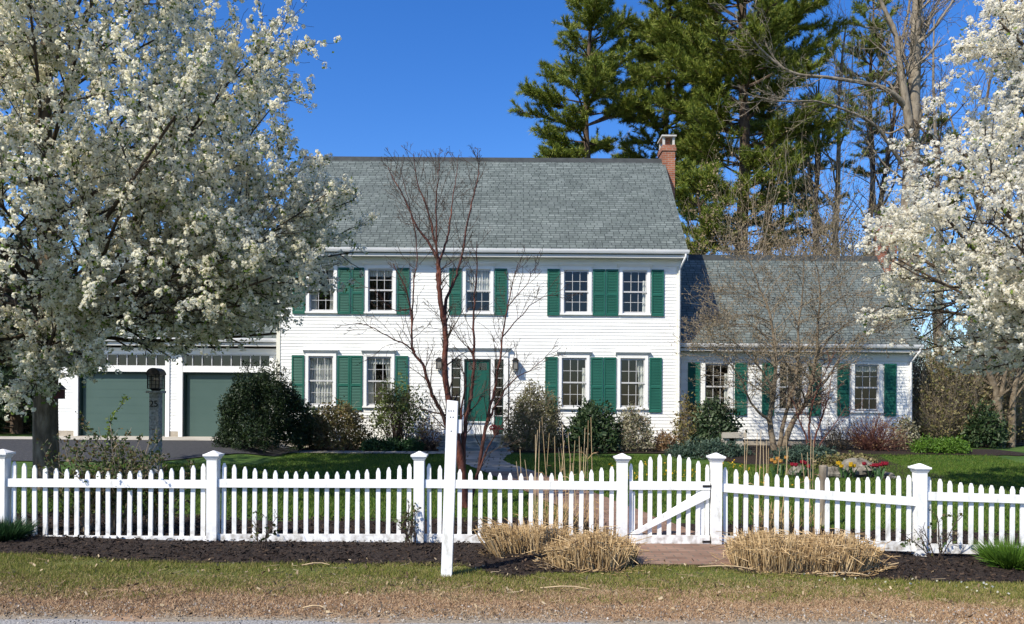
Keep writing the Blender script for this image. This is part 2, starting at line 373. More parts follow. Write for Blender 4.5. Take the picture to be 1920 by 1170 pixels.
sheet('road', M['asphalt'], xw, lambda x: -7, lambda x: 5.92 + w1(x)*.6, .020, 4)
# mulch bed along the fence; swells out under two straw clumps; leftmost lobe stands in for a cast shadow
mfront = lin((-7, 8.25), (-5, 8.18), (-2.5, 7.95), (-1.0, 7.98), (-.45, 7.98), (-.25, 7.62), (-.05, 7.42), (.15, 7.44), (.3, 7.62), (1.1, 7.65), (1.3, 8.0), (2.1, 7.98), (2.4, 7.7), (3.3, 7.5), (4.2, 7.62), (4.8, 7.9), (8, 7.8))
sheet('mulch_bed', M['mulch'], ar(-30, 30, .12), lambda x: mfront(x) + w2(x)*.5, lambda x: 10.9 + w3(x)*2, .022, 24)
sheet('house_bed', M['mulch'], ar(-6.9, 5.6, .1), lambda x: 23.0 + w3(x)*.5 + (.9 if -2.2 < x < -.25 else 0), lambda x: 25.2, .024, 12)
sheet('wing_bed', M['mulch'], ar(5.4, 15.2, .1), lambda x: lin((5.4, 22.0), (6.2, 20.5), (6.8, 17.2), (9.2, 16.7), (9.9, 17.5), (10.6, 22.2), (13, 22.6), (17.5, 22.4))(x) + w3(x)*1.2, lambda x: 25.8 if x < 13.4 else 24.4, .020, 20)
sheet('woodland_floor', M['litter'], ar(-60, 60, 2), lambda x: 33 if x < 13.5 else 26.5, lambda x: 120, .03, 40)
sheet('driveway', M['drive'], ar(-34, -6.6, .2), lambda x: 19.6 + w3(x)*.15 + 2.2*sm((x+9.5)/2.8), lambda x: 24.0, .024, 14)
sheet('garage_apron', M['concrete'], ar(-22, -7.0, .2), lambda x: 23.75 + w1(x)*.1, lambda x: 25.75 if x > -15.3 else 25.0, .034, 6)
wy = lambda y: lin((7.95, 1.98), (9.3, 1.9), (12.4, 1.3), (17, .2), (20.5, -.75), (24, -1.12))(y)
def ribbon(name, m, y0, y1, hw, dz, cx=wy, step=.15):
    mb = MB(); V = []; ys_ = ar(y0, y1, step); r = random.Random(5)
    for y in ys_:
        c = cx(y); h = hw(y)
        for k in range(7):
            x = c - h + 2*h*k/6 + (r.uniform(-.03, .03) if k in (0, 6) else 0)
            V.append((x, y, gz(x, y) + dz))
    mb.add(V, [(i*7+j, i*7+j+1, (i+1)*7+j+1, (i+1)*7+j) for i in range(len(ys_)-1) for j in range(6)])
    return tag(mb.build(name, m, smooth=True), kind='structure')
ribbon('brick_path', M['brickpave'], 8.02, 18.0, lambda y: .64 - .06*sm((y-9)/2), .030)
ribbon('stone_path', M['stone_path'], 17.9, 24.2, lambda y: .60 + .5*sm((y-21)/2.5), .032)
sheet('garden_path', M['stone_path'], ar(-7.6, -1.4, .15), lambda x: 22.35 + w1(x)*.5, lambda x: 22.95 + w1(x+3)*.5, .038, 4)

# ------------------------------------------------------------------ house
YF, YW, YG = 25.0, 25.6, 25.6          # facade planes: main block, right wing, garage wing
X0, X1 = -7.62, 5.43                   # main block
WX1 = 13.22; GX0 = -15.15
SC = 58.0
zA = lambda py, Y=YF: EYE + (HY - py) * Y / F
xA = lambda px, Y=YF: (px - CX) * Y / F
house = thing('colonial_house', (X0 + 6.5, YF, 0.1), 'white clapboard two-storey house with green shutters, grey shingle roof, garage wing and low side wing', 'house')

def siding(mb, x0, x1, z0, z1, holes=(), T=None, cut=None, step=.105):
    """lapped clapboards as real geometry; local x along the wall, outward = -y before T"""
    V, Fq = [], []
    z = z0
    while z < z1 - 1e-4:
        zb = min(z + step, z1); zc = (z + zb)/2
        a, b = (x0, x1) if cut is None else cut(zc)
        segs = [(a, b)]
        for hx0, hx1, hz0, hz1 in holes:
            if hz0 < zc < hz1:
                ns = []
                for s, e in segs:
                    if hx1 <= s or hx0 >= e: ns.append((s, e)); continue
                    if hx0 > s: ns.append((s, hx0))
                    if hx1 < e: ns.append((hx1, e))
                segs = ns
        for s, e in segs:
            i = len(V)
            V += [(s, -.0185, z), (e, -.0185, z), (e, -.006, zb), (s, -.006, zb), (s, .004, z), (e, .004, z)]
            Fq += [(i, i+1, i+2, i+3), (i+4, i+5, i+1, i)]
        z = zb
    V = np.array(V)
    if T is not None: V = T(V)
    mb.add(V, Fq)

def front(Y):
    return lambda V: V + np.array([0, Y, 0])

UZ0, UZ1 = 4.50, 5.86; LZ0, LZ1 = 1.46, 3.02
UC = [-6.14, -4.24, -1.08, 2.08, 3.97]
UC = [-6.17, -4.27, -1.12, 2.05, 3.94]
LC = [-6.18, -4.30, 2.00, 3.89]
SW, CASE = .80, .095
WC = [xA(1344, YW), xA(1483, YW), xA(1624, YW)]
WZ0, WZ1 = 1.40, 2.90
front_holes = [(c-.45, c+.45, UZ0-.05, UZ1+.05) for c in UC] + [(c-.45, c+.45, LZ0-.05, LZ1+.05) for c in LC]
DX, DZ0, DZ1 = -1.12, .93, 2.96
front_holes.append((DX-1.02, DX+1.02, .5, 3.05))
wing_holes = [(c-.45, c+.45, WZ0-.05, WZ1+.05) for c in WC]

mb = MB()
siding(mb, X0+.12, X1-.12, .30, 6.20, front_holes, front(YF))
mw = mb.build('main_wall', M['siding'], house)
RS = 1.02                                   # main roof pitch
YR = 28.75; ZE = 6.42; YE = YF - .36; YB = 2*YR - YE
zr = lambda y: ZE + RS * (min(y, 2*YR - y) - YE)
mb = MB()
for sx, xx in ((1, X1), (-1, X0)):
    def T(V, sx=sx, xx=xx):
        o = np.empty_like(V); o[:, 0] = xx - sx * V[:, 1]; o[:, 1] = V[:, 0]; o[:, 2] = V[:, 2]; return o
    def cut(z):
        if z < zr(YF): return (YF, 2*YR - YF)
        d = (z - ZE)/RS; return (YE + d + .02, 2*YR - YE - d - .02)
    siding(mb, YF, 2*YR - YF, .30, zr(YR) - .05, (), T, cut)
mb.box(X0, X1, 2*YR - YF, 2*YR - YF + .02, .3, 6.5)
mb.build('gable_wall', M['siding'], house)
mb = MB()
mb.box(X0 + .3, X1 - .3, YF + 2.6, YF + 2.68, .4, 6.3)
mb.box(X0 + .3, X1 - .3, YF + .15, YF + 2.6, 6.2, 6.28)
for xx in (-2.6, .4, -5.2, 3.0): mb.box(xx, xx + .1, YF + .16, YF + 2.6, .4, 6.2)
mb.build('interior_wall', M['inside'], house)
mb = MB(); mb.box(X0+.2, X1-.2, YF+.15, YF+6, .55, .65); mb.box(X0+.2, X1-.2, YF+.15, YF+6, 3.6, 3.72)
mb.box(X1 + .1, WX1-.2, YW+.15, YW+4, .5, .6); mb.box(X1+.1, WX1-.2, YW+2.4, YW+2.46, .6, 3.4); mb.box(X1+.1, WX1-.2, YW+.15, YW+4, 3.3, 3.38)
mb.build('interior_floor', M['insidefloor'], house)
# corner boards, frieze, foundation
for (cx0, cx1) in ((X0, X0+.125), (X1-.125, X1)):
    mb = MB(); mb.box(cx0, cx1, YF-.032, YF+.12, .28, 6.2); mb.build('corner_board', M['trim_cream'], house)
mb = MB(); mb.box(X0, X1, YF-.036, YF+.02, 6.02, 6.22); mb.box(X0-.01, X1+.01, YF-.07, YF-.036, 6.16, 6.24); mb.build('frieze_board', M['white'], house)
mb = MB(); mb.box(X0+.02, X1-.02, YF+.03, YF+.2, -.2, .32); mb.build('foundation', M['foundation'], house)

def roof(x0, x1, ye, ze, yr, pitch, oh=.16, name='roof'):
    """gable roof: slab with underside; returns the object"""
    t = .10; zrg = ze + pitch*(yr - ye); yb = 2*yr - ye
    mb = MB()
    prof = [(ye, ze), (yr, zrg), (yb, ze), (yb, ze - t), (yr, zrg - t*1.3), (ye, ze - t)]
    n = 6
    V = [(x0-oh, y, z) for y, z in prof] + [(x1+oh, y, z) for y, z in prof]
    mb.add(V, [(i, (i+1) % n, n + (i+1) % n, n + i) for i in range(n)])
    for k in (0, 6):
        mb.Fa.append((np.array([(0+k, 1+k, 4+k, 5+k), (1+k, 2+k, 3+k, 4+k)]), 0))
    h = math.hypot(1, pitch)
    r = mb.build(name, shinglemat('roof_shingles_' + name, 1/h, pitch/h), house)
    m2 = MB(); m2.prism([(yr-.16, zrg-.155*pitch), (yr, zrg+.05), (yr+.16, zrg-.155*pitch)], 'x', x0-oh, x1+oh)
    m2.build('ridge_cap', M['ridge'], r)
    for xx in (x0-oh+.01, x1+oh-.03):
        m3 = MB(); m3.prism([(ye+.02, ze-.105), (yr, zrg-.135), (yr, zrg-.30), (ye+.02, ze-.27)], 'x', xx, xx+.02); m3.build('rake_board', M['white'], r)
    return r

def gutter(x0, x1, y, z):
    mb = MB()
    prof = [(y-.105, z+.06), (y-.115, z+.05), (y-.10, z-.005), (y-.075, z-.055), (y, z-.06), (y, z-.05), (y-.07, z-.045), (y-.09, z), (y-.095, z+.06)]
    mb.prism(prof, 'x', x0, x1); return mb.build('gutter', M['gutter'], house)

main_roof = roof(X0, X1, YE, ZE, YR, RS)
gutter(X0-.17, X1+.17, YE, ZE-.01)
mb = MB(); mb.box(X0-.1, X1+.1, YE+.005, YF, ZE-.19, ZE-.165); mb.box(X0-.16, X1+.16, YE+.002, YE+.02, ZE-.19, ZE-.02); mb.build('soffit', M['soffit'], house)

# ---- windows and shutters
def curtain(mb, x0, x1, z0, z1, y, waves, amp=.02, gather=0):
    n = 40; V = []
    for j in range(7):
        t = j/6; z = z1 + (z0 - z1)*t
        for i in range(n+1):
            u = i/n; g = 1 - gather*math.sin(t*2.2)
            x = x0 + (x1-x0)*u*g if gather >= 0 else x1 - (x1-x0)*(1-u)*(1 + gather*math.sin(t*2.2))
            V.append((x, y + amp*math.sin(u*waves*6.28 + t), z))
    mb.add(V, [(j*(n+1)+i, j*(n+1)+i+1, (j+1)*(n+1)+i+1, (j+1)*(n+1)+i) for j in range(6) for i in range(n)])

def window(c, z0, z1, Y, cur=None, crown=True, cw=CASE):
    h = SW/2
    f = MB()
    yo = Y - .050
    f.box(c-h-cw, c-h, yo, Y+.07, z0-.02, z1+.02); f.box(c+h, c+h+cw, yo, Y+.07, z0-.02, z1+.02)
    f.box(c-h-cw, c+h+cw, yo, Y+.07, z1+.02, z1+.11)
    w = f.build('window', M['white'], house)
    if crown:
        m_ = MB()
        prof = [(Y-.055, z1+.112), (Y-.055, z1+.135), (Y-.075, z1+.145), (Y-.12, z1+.20), (Y-.125, z1+.225), (Y, z1+.235), (Y, z1+.112)]
        m_.prism(prof, 'x', c-h-cw-.07, c+h+cw+.07); m_.build('crown_moulding', M['white'], w)
    s = MB(); s.box(c-h-cw-.03, c+h+cw+.03, Y-.085, Y+.07, z0-.075, z0-.022); s.build('sill', M['white'], w)
    zm = (z0+z1)/2
    sa = MB(); mu = MB(); gl = MB()
    for (a, b, yy) in ((z0, zm+.02, Y+.045), (zm-.02, z1, Y+.012)):
        t = .04
        sa.box(c-h, c-h+t, yy-.015, yy+.015, a, b); sa.box(c+h-t, c+h, yy-.015, yy+.015, a, b)
        sa.box(c-h+t, c+h-t, yy-.015, yy+.015, a, a+t*1.2); sa.box(c-h+t, c+h-t, yy-.015, yy+.015, b-t, b)
        for k in (1, 2):
            x = c-h+t + (SW-2*t)*k/3; mu.box(x-.0075, x+.0075, yy-.012, yy+.008, a+t*1.2, b-t)
        zz = (a+b)/2; mu.box(c-h+t, c+h-t, yy-.0135, yy+.0095, zz-.0075, zz+.0075)
        gl.add([(c-h+t, yy+.01, a+t), (c+h-t, yy+.01, a+t), (c+h-t, yy+.01, b-t), (c-h+t, yy+.01, b-t)], [(0,1,2,3)])
    sa.build('sash', M['sash'], w); mu.build('muntin', M['muntin'], w); gl.build('pane', M['glass'], w)
    if cur:
        cm = MB(); y = Y + .10
        for kind in cur:
            if kind == 'valance': curtain(cm, c-h, c+h, z1-.22, z1, y, 9, .025)
            if kind == 'upper': curtain(cm, c-h, c+h, zm-.03, z1, y, 10, .03)
            if kind == 'left': curtain(cm, c-h, c-h+.30, z0, z1, y+.05, 4, .03, .35)
            if kind == 'right': curtain(cm, c+h-.26, c+h, z0, z1, y+.05, 4, .03, -.35)
            if kind == 'full': curtain(cm, c-h, c+h, z0, z1, y+.06, 9, .03)
            if kind == 'edge': curtain(cm, c+h-.13, c+h, z0, z1-.3, y, 2, .02)
        cm.build('curtain', M['curtain'], w)
    return w

def shutter(xc, z0, z1, Y, w=.40):
    mb = MB(); y0, y1 = Y-.062, Y-.024; st = .05; h = w/2; zm = z0 + (z1-z0)*.46
    mb.box(xc-h, xc-h+st, y0, y1, z0, z1); mb.box(xc+h-st, xc+h, y0, y1, z0, z1)
    for a, b in ((z0, z0+.085), (zm-.04, zm+.04), (z1-.065, z1)): mb.box(xc-h+st, xc+h-st, y0, y1, a, b)
    for a, b in ((z0+.085, zm-.04), (zm+.04, z1-.065)):
        n = max(1, int(round((b-a)/.05)))
        for i in range(n):
            zc = a + (b-a)*(i+.5)/n
            mb.add([(xc-h+st, y0+.006, zc-.026), (xc+h-st, y0+.006, zc-.026), (xc+h-st, y1-.004, zc+.024), (xc-h+st, y1-.004, zc+.024)], [(0,1,2,3)])
    return mb.build('shutter', M['shutter'], house)

curs = [['left', 'right'], ['valance'], ['upper'], None, ['edge']]
for c, cu in zip(UC, curs):
    window(c, UZ0, UZ1, YF, cu)
    for s in (-1, 1): shutter(c + s*.735, UZ0-.10, UZ1+.045, YF)
for c, cu in zip(LC, [['full'], ['left', 'right', 'valance'], ['edge'], ['edge', 'right']]):
    window(c, LZ0, LZ1, YF, cu)
    for s in (-1, 1): shutter(c + s*.735, LZ0-.16, LZ1+.045, YF)
for c, cu in zip(WC, [['edge'], None, ['valance']]):
    window(c, WZ0, WZ1, YW, cu, crown=False, cw=.12)
    for s in (-1, 1): shutter(c + s*.775, WZ0-.19, WZ1+.05, YW, .39)

# ---- front entry
mb = MB()
fx = lambda a: DX + a
yo = YF - .06
mb.box(fx(-.99), fx(-.84), yo, YF+.08, .55, 3.02); mb.box(fx(.84), fx(.99), yo, YF+.08, .55, 3.02)          # pilasters
mb.box(fx(-.545), fx(-.43), yo+.01, YF+.08, .55, 2.98); mb.box(fx(.43), fx(.545), yo+.01, YF+.08, .55, 2.98) # mullions
mb.box(fx(-.84), fx(.84), yo+.012, YF+.08, 2.981, 3.075)
surround = mb.build('door_surround', M['white'], house)
mb = MB(); mb.box(fx(-.99), fx(.99), yo-.004, YF+.08, 3.077, 3.24)
mb.prism([(yo-.006, 3.242), (yo-.03, 3.26), (yo-.09, 3.32), (yo-.095, 3.345), (YF, 3.36), (YF, 3.242)], 'x', fx(-1.07), fx(1.07))
mb.build('entablature', M['white'], surround)
mb = MB(); mb.box(fx(-.43), fx(.43), yo+.03, YF+.08, .55, .93); mb.box(fx(-.43), fx(.43), yo-.03, YF+.08, .93, .965); mb.build('threshold', M['white'], surround)
d = MB(); d.box(fx(-.43), fx(-.37), YF-.02, YF+.03, .966, 2.98); d.box(fx(.37), fx(.43), YF-.02, YF+.03, .966, 2.98); d.box(fx(-.37), fx(.37), YF-.02, YF+.03, 2.92, 2.98)
d.build('door_frame', M['dark_green'], surround)
d = MB(); d.box(fx(-.37), fx(.37), YF+.01, YF+.05, .966, 2.62)
d.box(fx(-.37), fx(-.30), YF+.01, YF+.05, 2.62, 2.92); d.box(fx(.30), fx(.37), YF+.01, YF+.05, 2.62, 2.92); d.box(fx(-.03), fx(.03), YF+.01, YF+.05, 2.62, 2.92); d.box(fx(-.30), fx(.30), YF+.012, YF+.05, 2.86, 2.92)
for (a, b) in ((-.29, -.05), (.05, .29)):
    for (z0, z1) in ((1.08, 1.62), (1.76, 2.50)):
        d.frustum(fx((a+b)/2), YF+.009, z0, z1, (b-a)/2, .006, (b-a)/2, .006)
door = d.build('front_door', M['door_green'], house)
d = MB(); d.box(fx(-.30), fx(.30), YF+.03, YF+.034, 2.62, 2.86); d.build('door_pane', M['glass'], door)
d = MB(); d.tube([(fx(.40), YF-.05, 1.72), (fx(.40), YF-.05, 1.98)], .012, 8); d.box(fx(.385), fx(.415), YF-.045, YF-.02, 1.70, 2.02); d.build('handle', M['metal_dark'], door)
for s in (-1, 1):
    a, b = sorted((fx(s*.545), fx(s*.84)))
    g = MB(); g.box(a, b, YF-.01, YF+.05, .60, .66); g.box(a, a+.03, YF-.01, YF+.05, .66, 2.98); g.box(b-.03, b, YF-.01, YF+.05, .66, 2.98)
    for k in range(1, 6):
        z = 1.15 + (2.98-1.15)*k/6; g.box(a+.03, b-.03, YF-.008, YF+.02, z-.011, z+.011)
    sl = g.build('sidelight', M['dark_green'], house)
    g = MB(); g.box(a+.03, b-.03, YF+.0, YF+.04, .66, 1.15); g.build('panel', M['door_green'], sl)
    g = MB(); g.add([(a+.03, YF+.03, 1.15), (b-.03, YF+.03, 1.15), (b-.03, YF+.03, 2.98), (a+.03, YF+.03, 2.98)], [(0,1,2,3)]); g.build('pane', M['glass'], sl)
    g = MB()
    for k in range(0, 6):
        z = 1.15 + (2.98-1.15)*k/6; g.box(a+.03, b-.03, YF-.012, YF-.009, z-.011, z+.011)
    g.build('muntin', M['muntin'], sl)
# stoop
st = MB()
st.box(fx(-1.12), fx(1.05), 23.95, YF-.03, -.1, .52)
st.box(fx(-1.10), fx(1.03), 23.62, 23.95, -.1, .345)
st.box(fx(-1.08), fx(1.0), 23.28, 23.62, -.1, .185)
stoop = st.build('stoop', M['bluestone'], house)
tr = MB()
for (y0, z) in ((23.93, .522), (23.60, .347), (23.26, .187)): tr.box(fx(-1.14), fx(1.07), y0, y0+.36 if z < .5 else YF-.028, z, z+.04)
tr.build('tread', M['bluestone'], stoop)
# wall lanterns
def wall_lantern(x, z):
    b = MB(); b.box(x-.05, x+.05, YF-.045, YF-.02, z-.10, z+.14)
    l = b.build('wall_lantern', M['metal_dark'], house)
    c = MB(); w = .085
    yc = YF - .16
    for sx in (-1, 1):
        for sy in (-1, 1): c.box(x+sx*w-.009, x+sx*w+.009, yc+sy*w-.009, yc+sy*w+.009, z-.17, z+.10)
    c.box(x-w-.02, x+w+.02, yc-w-.02, yc+w+.02, z-.19, z-.17); c.frustum(x, yc, z+.10, z+.19, w+.035, w+.035, .03, .03); c.box(x-.015, x+.015, yc+.02, YF-.04, z+.10, z+.13)
    c.build('cage', M['metal_dark'], l)
    g = MB(); g.box(x-w+.012, x+w-.012, yc-w+.012, yc+w-.012, z-.165, z+.095); g.build('lantern_glass', M['lanternglass'], l)
wall_lantern(xA(824), 2.83); wall_lantern(xA(966), 2.83)

# ---- chimney builder
def chimney(x0, x1, yc, dy, z0, z1, parent):
    mb = MB(); mb.box(x0, x1, yc-dy, yc+dy, z0, z1-.22); mb.box(x0-.035, x1+.035, yc-dy-.035, yc+dy+.035, z1-.22, z1-.10); mb.box(x0-.01, x1+.01, yc-dy-.01, yc+dy+.01, z1-.10, z1)
    c = mb.build('chimney', M['brick'], parent)
    m2 = MB(); xm = (x0+x1)/2; a = (x1-x0)/2-.05
    for sx in (-1, 1):
        for sy in (-1, 1): m2.box(xm+sx*a-.04, xm+sx*a+.04, yc+sy*(dy-.08)-.04, yc+sy*(dy-.08)+.04, z1+.001, z1+.30)
    m2.box(x0-.04, x1+.04, yc-dy-.04, yc+dy+.04, z1+.302, z1+.36)
    m2.build('chimney_cap', M['cap_metal'], c)
    m3 = MB(); m3.box(xm-a+.10, xm+a-.10, yc-dy+.2, yc+dy-.2, z1+.002, z1+.27); m3.build('flue', M['brick'], c)
    return c
chimney(5.49, 5.95, 28.9, .40, 3.0, zA(276, 28.9), main_roof)

# ---- right wing
WYR, WYE, WZE, WP = 28.45, YW-.33, 3.50, 1.10
mb = MB(); siding(mb, X1, WX1-.10, .42, 3.30, wing_holes, front(YW)); 
mb.build('wing_wall', M['siding'], house)
mb = MB()
def T(V):
    o = np.empty_like(V); o[:, 0] = WX1 - V[:, 1]; o[:, 1] = V[:, 0]; o[:, 2] = V[:, 2]; return o
wzr = WZE + WP*(WYR - WYE)
def cut(z):
    if z < WZE + WP*.33: return (YW, 2*WYR - YW)
    d_ = (z - WZE)/WP; return (WYE + d_ + .02, 2*WYR - WYE - d_ - .02)
siding(mb, YW, 2*WYR-YW, .42, wzr-.05, (), T, cut)
mb.box(X1, WX1, 2*WYR-YW, 2*WYR-YW+.02, .3, 3.4)
mb.build('gable_wall', M['siding'], house)
mb = MB(); mb.box(WX1-.11, WX1, YW-.032, YW+.1, .40, 3.3); mb.build('corner_board', M['white'], house)
mb = MB(); mb.box(X1+.01, WX1, YW-.045, YW+.02, 3.03, 3.24); mb.build('frieze_board', M['white'], house)
mb = MB(); mb.box(X1, WX1-.02, YW+.03, YW+.2, -.2, .43); mb.build('foundation', M['foundation'], house)
wing_roof = roof(X1+.16, WX1, WYE, WZE, WYR, WP, name='wing_roof')
gutter(X1+.02, WX1+.17, WYE, WZE-.01)
mb = MB(); mb.box(X1, WX1+.1, WYE+.005, YW, WZE-.19, WZE-.165); mb.box(X1+.02, WX1+.16, WYE+.002, WYE+.02, WZE-.19, WZE-.02); mb.build('soffit', M['soffit'], house)
def downspout(x, y0, y1, ztop, zb, dx):
    mb = MB(); mb.tube([(x+dx, y0, ztop), (x+dx, y0, ztop-.08), (x+dx*.6, y0+.12, ztop-.22), (x, y1, ztop-.42), (x, y1, zb)], [.038]*5, 8)
    mb.build('downspout', M['gutter'], house, smooth=True)
downspout(WX1-.05, WYE-.05, YW-.075, WZE-.06, .3, .14)
downspout(X1-.05, YE-.05, YF-.075, ZE-.07, .2, .12)
chimney(WX1+.27, WX1+.72, 28.45, .36, .2, zA(420, 28.45), wing_roof)

# ---- garage wing
GYR, GYE, GZE, GP = 28.9, YG-.33, 3.56, 1.08
D1 = (xA(147.5, YG), xA(311, YG)); D2 = (xA(343, YG), xA(506, YG))
DT = zA(703, YG)+.02; DB = .33
T0, T1 = zA(691, YG), zA(668, YG)
gh = [(D1[0]-.02, D1[1]+.02, 0, DT+.6), (D2[0]-.02, D2[1]+.02, 0, DT+.6)]
mb = MB(); siding(mb, GX0+.1, X0, .55, 3.30, gh, front(YG)); mb.build('garage_wall', M['siding'], house)
mb = MB(); mb.box(GX0, X0, 2*GYR-YG, 2*GYR-YG+.02, .3, 3.4); mb.build('rear_wall', M['siding'], house)
mb = MB(); gzr = GZE + GP*(GYR-GYE)
def T(V):
    o = np.empty_like(V); o[:, 0] = GX0 + V[:, 1]; o[:, 1] = V[:, 0]; o[:, 2] = V[:, 2]; return o
def cut(z):
    if z < GZE + GP*.33: return (YG, 2*GYR - YG)
    d_ = (z - GZE)/GP; return (GYE + d_ + .02, 2*GYR - GYE - d_ - .02)
siding(mb, YG, 2*GYR-YG, .5, gzr-.05, (), T, cut); mb.build('gable_wall', M['siding'], house)
mb = MB(); mb.box(GX0, GX0+.11, YG-.032, YG+.1, .30, 3.3); mb.build('corner_board', M['white'], house)
mb = MB(); mb.box(GX0, X0-.001, YG-.045, YG+.02, 3.10, 3.28); mb.box(GX0, X0-.001, YG-.075, YG-.046, 3.22, 3.30); mb.build('frieze_board', M['white'], house)
for a, b in ((GX0, D1[0]-.14), (D1[1]+.13, D2[0]-.13), (D2[1]+.13, X0)):
    mb = MB(); mb.box(a, b, YG-.012, YG+.2, 0, .56); mb.build('foundation', M['foundation'], house)
roof(GX0, X0-.16, GYE, GZE, GYR, GP, name='garage_roof')
gutter(GX0-.17, X0-.003, GYE, GZE-.01)
mb = MB(); mb.box(GX0-.1, X0-.004, GYE+.005, YG, GZE-.19, GZE-.165); mb.box(GX0-.16, X0-.003, GYE+.002, GYE+.02, GZE-.19, GZE-.02); mb.build('soffit', M['soffit'], house)
for a, b in (D1, D2):
    f = MB(); yo = YG - .05
    f.box(a-.13, a, yo, YG+.25, .3, DT+.56); f.box(b, b+.13, yo, YG+.25, .3, DT+.56)
    f.box(a, b, yo+.006, YG+.2, DT, T0-.0); f.box(a-.13, b+.13, yo-.002, YG+.2, T1, 3.10)
    fr = f.build('garage_door_frame', M['white'], house)
    r_ = MB(); r_.box(a, a+.07, YG+.02, YG+.24, .3, DT); r_.box(b-.07, b, YG+.02, YG+.24, .3, DT); r_.box(a+.07, b-.07, YG+.02, YG+.24, DT-.06, DT)
    r_.build('jamb', M['dark_green'], fr)
    d = MB(); n = 8; z0 = DB; zs = [z0 + (DT-.06-z0)*i/n for i in range(n+1)]
    for i in range(n):
        d.box(a+.07, b-.07, YG+.13, YG+.17, zs[i]+.002, zs[i+1]-.002); d.box(a+.08, b-.08, YG+.134, YG+.165, zs[i]-.0025, zs[i]+.0025)
    d.build('garage_door', M['garage_green'], house)
    t = MB(); n = 9
    t.box(a, b, YG-.03, YG+.02, T0, T0+.02); t.box(a, b, YG-.03, YG+.02, T1-.02, T1)
    for i in range(n+1):
        x = a + (b-a)*i/n; w = .012 if 0 < i < n else .02; t.box(max(a, x-w), min(b, x+w), YG-.031, YG+.02, T0+.02, T1-.02)
    tw = t.build('transom_window', M['muntin'], house)
    g = MB(); g.add([(a, YG+.01, T0), (b, YG+.01, T0), (b, YG+.01, T1), (a, YG+.01, T1)], [(0,1,2,3)]); g.build('pane', M['glass'], tw)
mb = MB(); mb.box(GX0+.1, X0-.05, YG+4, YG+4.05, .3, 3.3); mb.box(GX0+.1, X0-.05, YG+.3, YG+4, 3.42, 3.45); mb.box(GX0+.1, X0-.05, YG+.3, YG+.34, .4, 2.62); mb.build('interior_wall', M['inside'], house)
# ------------------------------------------------------------------ picket fence
FY = 9.2
def picket(mb, x, y, w, z0, z1):
    h = w/2; o = RND.gauss(0, .0035)
    mb.prism([(x-h, z0), (x+h, z0), (x+h+o, z1-.045), (x+.008+o, z1), (x-.008+o, z1), (x-h+o, z1-.045)], 'y', y, y+.020)

def fence_post(x, ztop, parent, zb=None):
    mb = MB(); g = gz(x, FY); h = .060
    mb.box(x-h, x+h, FY-h, FY+h, g-.2, ztop-.075)
    p = mb.build('post', M['fence_white'], parent)
    c = MB()
    c.frustum(x, FY, ztop-.105, ztop-.06, h+.004, h+.004, h+.028, h+.028); c.box(x-h-.034, x+h+.034, FY-h-.034, FY+h+.034, ztop-.0595, ztop-.038)
    c.frustum(x, FY, ztop-.0375, ztop, h+.022, h+.022, .01, .01)
    c.build('post_cap', M['fence_white'], p)
    return p

def panel(x0, x1, parent, pt0, pt1, rail, board, ends, mid, n=19):
    """rail/board: ((z at x0, z at x1) of the top edge, height); pt: picket tip heights"""
    def L(t, ab): return ab[0] + (ab[1]-ab[0])*t
    a, b = x0+.062, x1-.062
    r = MB(); (za, zb), h = rail
    r.prism([(a, za-h), (b, zb-h), (b, zb), (a, za)], 'y', FY-.035, FY+.002); r.build('rail', M['fence_white'], parent)
    r = MB(); (za, zb), h = board
    r.prism([(a, za-h), (b, zb-h), (b, zb), (a, za)], 'y', FY-.022, FY+.002); r.build('bottom_board', M['fence_white'], parent)
    gap = (x1-x0)/(n+1)
    for i in range(n):
        t = (i+1)/(n+1); x = x0 + (x1-x0)*t
        top = L(t, ends) - (1 - (2*t-1)**2)*mid + RND.uniform(-.004, .004)
        mb = MB(); picket(mb, x + RND.uniform(-.003, .003), FY+.004, .050, L(t, board[0])-.09, top)
        mb.build('picket', M['fence_white'], parent)

px_ = lambda px, py: at(px, py, FY)
PX = [px_(5, 930)[0], px_(400, 930)[0], px_(786, 930)[0], px_(1166, 935)[0], px_(1342, 940)[0], px_(1724, 950)[0]]
PZ = [px_(5, 842)[2], px_(401, 845)[2], px_(787, 846)[2], px_(1168, 850)[2], px_(1345, 849)[2], px_(1727, 869)[2]]
f1 = thing('picket_fence', (PX[1], FY, gz(PX[1], FY)), 'white picket fence left of the gate with scalloped panels and square capped posts', 'fence', 'white picket fence runs')
PX0 = PX[0] - 2.5; PX6 = PX[5] + 2.47
fence_post(PX0, PZ[0]+.02, f1)
for i in range(4): fence_post(PX[i], PZ[i], f1)
zf = lambda px, py: px_(px, py)[2]
panel(PX0, PX[0], f1, 0, 0, ((zf(20,897)+.05, zf(20,897)), .095), ((zf(20,1003)+.04, zf(20,1003)), .115), (zf(20,864)+.05, zf(20,864)), .10)
panel(PX[0], PX[1], f1, 0, 0, ((zf(20,897), zf(385,900)), .095), ((zf(20,1003), zf(385,1005)), .115), (zf(20,862), zf(385,866)), .125)
panel(PX[1], PX[2], f1, 0, 0, ((zf(420,898), zf(770,899)), .097), ((zf(420,1001), zf(770,1001)), .118), (zf(420,865), zf(770,866)), .125)
panel(PX[2], PX[3], f1, 0, 0, ((zf(805,899), zf(1150,903)), .097), ((zf(805,1001), zf(1150,1004)), .118), (zf(805,866), zf(1150,871)), .125)
f2 = thing('picket_fence', (PX[5], FY, gz(PX[5], FY)), 'white picket fence right of the gate, its rail stepping down along the slope', 'fence', 'white picket fence runs')
fence_post(PX[4], PZ[4], f2); fence_post(PX[5], PZ[5], f2); fence_post(PX6, PZ[5]-.12, f2)
